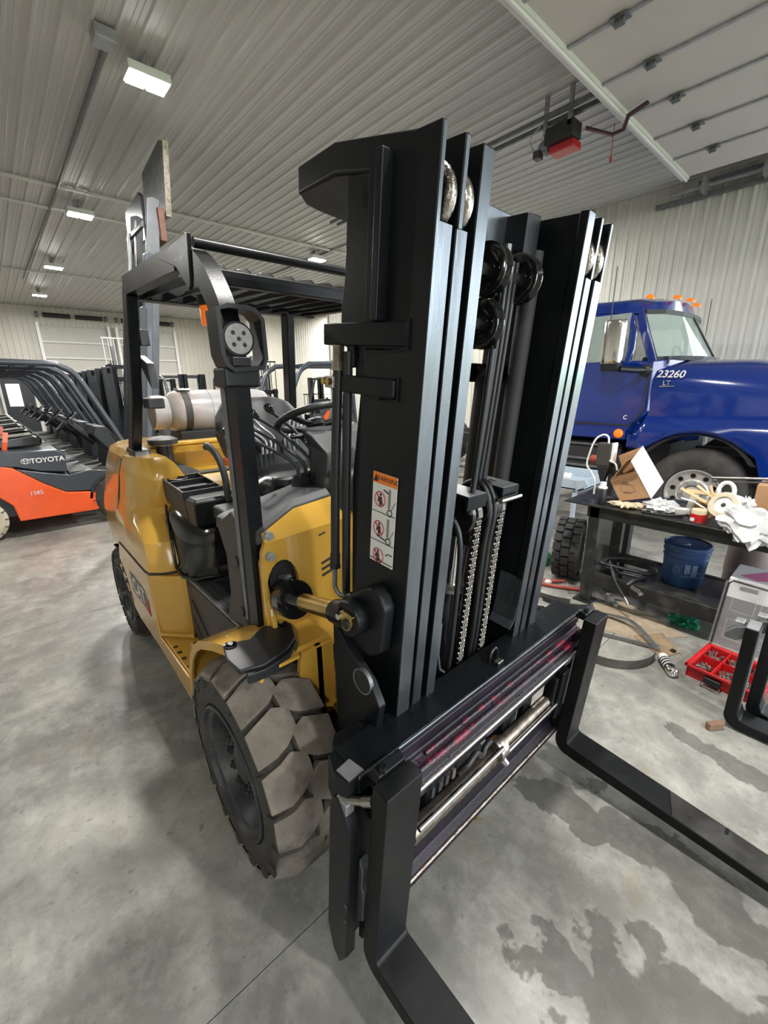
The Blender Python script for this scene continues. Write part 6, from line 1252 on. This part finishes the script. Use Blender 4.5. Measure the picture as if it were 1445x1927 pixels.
# pink and white box
t = thing('printed_carton', 'low white carton with a pink printed top behind the clear lid', 'box', (.2,3.7,.372))
B().box((.02,3.53,.372), (.41,3.86,.512)).build('carton', 'label_white', t, bevel=.003)
B().prism([(.37,3.62),(.25,3.81),(.10,3.79),(.05,3.60),(.20,3.64),(.27,3.58)], 'z', .5125, .5135).build('pink_print', 'pink', t)
B().prism([(.25,3.53),(.34,3.53),(.345,3.5275),(.25,3.5275)], 'z', .440, .468).build('hand_hole', 'black_matte', t)
for x in (.37,.19): B().box((x-.03,3.528,.49), (x,3.5295,.497)).build('slot', 'ink', t)
tag(B().box((.0,3.54,.279), (.43,3.86,.371)).build('dark_crate', 'black_matte', bevel=.01), 'dark crate on the shelf under the pink printed carton', 'crate')
# two spare forks standing at the right edge
for k, (u, x, lb) in enumerate(((2.62,.20,'spare black fork standing on the floor at the right edge, nearer one'), (2.77,.13,'spare black fork standing behind the other at the right edge'))):
    t = thing('spare_fork', lb, 'fork', (x,u,0), 'spare forks at the right edge')
    z0 = .01
    pr = [(x,.60),(x-.055,.60),(x-.055,.10+z0),(x-.07,.062+z0),(x-.11,.052+z0),(x-1.1,.04+z0),(x-1.1,.02+z0),(x-.11,z0)] + [(x-.07+.07*math.cos(a), z0+.07+.07*math.sin(a)) for a in (math.radians(q) for q in range(-88, 1, 14))]
    B().prism(pr, 'u', u, u+.125).build('shank_and_blade', 'fork_paint', t, bevel=.006)
    B().prism([(x-.055+.0,.59),(x-.0565,.12),(x-.0575,.12),(x-.0575,.59)], 'u', u+.01, u+.115).build('worn_front', 'galv_dark', t)
    B().box((x-.052,u+.005,.600), (x-.003,u+.12,.602)).build('cut_top', 'galv', t)
    B().prism([(x,.52),(x+.03,.50),(x+.075,.50),(x+.075,.53),(x+.04,.575),(x,.59)], 'u', u+.03, u+.10).build('hook', 'galv_dark', t, bevel=.004); B().box((x+.01,u+.04,.575), (x+.05,u+.10,.605)).build('hook_pin', 'galv', t, bevel=.004)
tag(B().cb((.215,2.56,.022), (.03,.09,.04), (0,0,35)).build('wood_block', 'wood_dark' if 'wood_dark' in MATS else mat('wood_dark', (.20,.12,.07), .8, 0, .3, 12).name, bevel=.004), 'small brown wooden block beside the spare forks', 'wood block')
tag(B().cb((.575,3.18,.01), (.03,.03,.02), (0,0,20)).build('plastic_plug', 'black_plastic', bevel=.004), 'tiny black plastic plug on the floor beside the red organiser', 'plug')
# cart behind the bench, with a bottle
t = thing('cart', 'pale blue-grey steel cart behind the mast', 'cart', (2.4,4.9,0))
B().box((1.93,4.62,.66), (3.2,4.66,.78)).box((1.93,5.3,.66), (3.2,5.34,.78)).box((1.93,4.62,.66), (1.97,5.34,.78)).build('rim', 'cart_blue', t, bevel=.006)
B().box((1.93,4.62,.66), (3.2,5.34,.68)).build('tray', 'cart_blue', t); B().prism([(1.90,.80),(1.86,.74),(1.99,.66),(1.99,.78)], 'u', 4.60, 4.64).build('corner', 'cart_blue', t, bevel=.004)
for x in (2.02, 3.1):
    for u in (4.66, 5.28): B().box((x-.02,u-.02,.08), (x+.02,u+.02,.68)).build('leg', 'cart_blue', t); B().cyl((x,u-.02,.05), (x,u+.02,.05), .05, n=12).build('castor', 'black_plastic', t)
t = thing('bottle', 'white squeeze bottle with yellow cap lying on the cart', 'bottle', (2.2,4.8,.70)); B().cyl((2.38,4.8,.75), (2.16,4.85,.75), .05, n=14).build('bottle_body', 'label_white', t, bevel=.012, smooth=50); B().cyl((2.25,4.72,.80), (2.25,4.70,.85), .02, .01, 10).build('cap', 'yellow_bright', t)
# leaf and a chalk line on the floor
tag(B().loft([[(.755,1.225,.003),(.765,1.22,.004)],[(.77,1.20,.006),(.785,1.215,.008)],[(.785,1.195,.004),(.795,1.20,.003)]], caps=False, closed=False).build('leaf', mat('leaf_green', (.16,.15,.03), .7).name), 'single small olive leaf on the floor under the carriage', 'leaf')
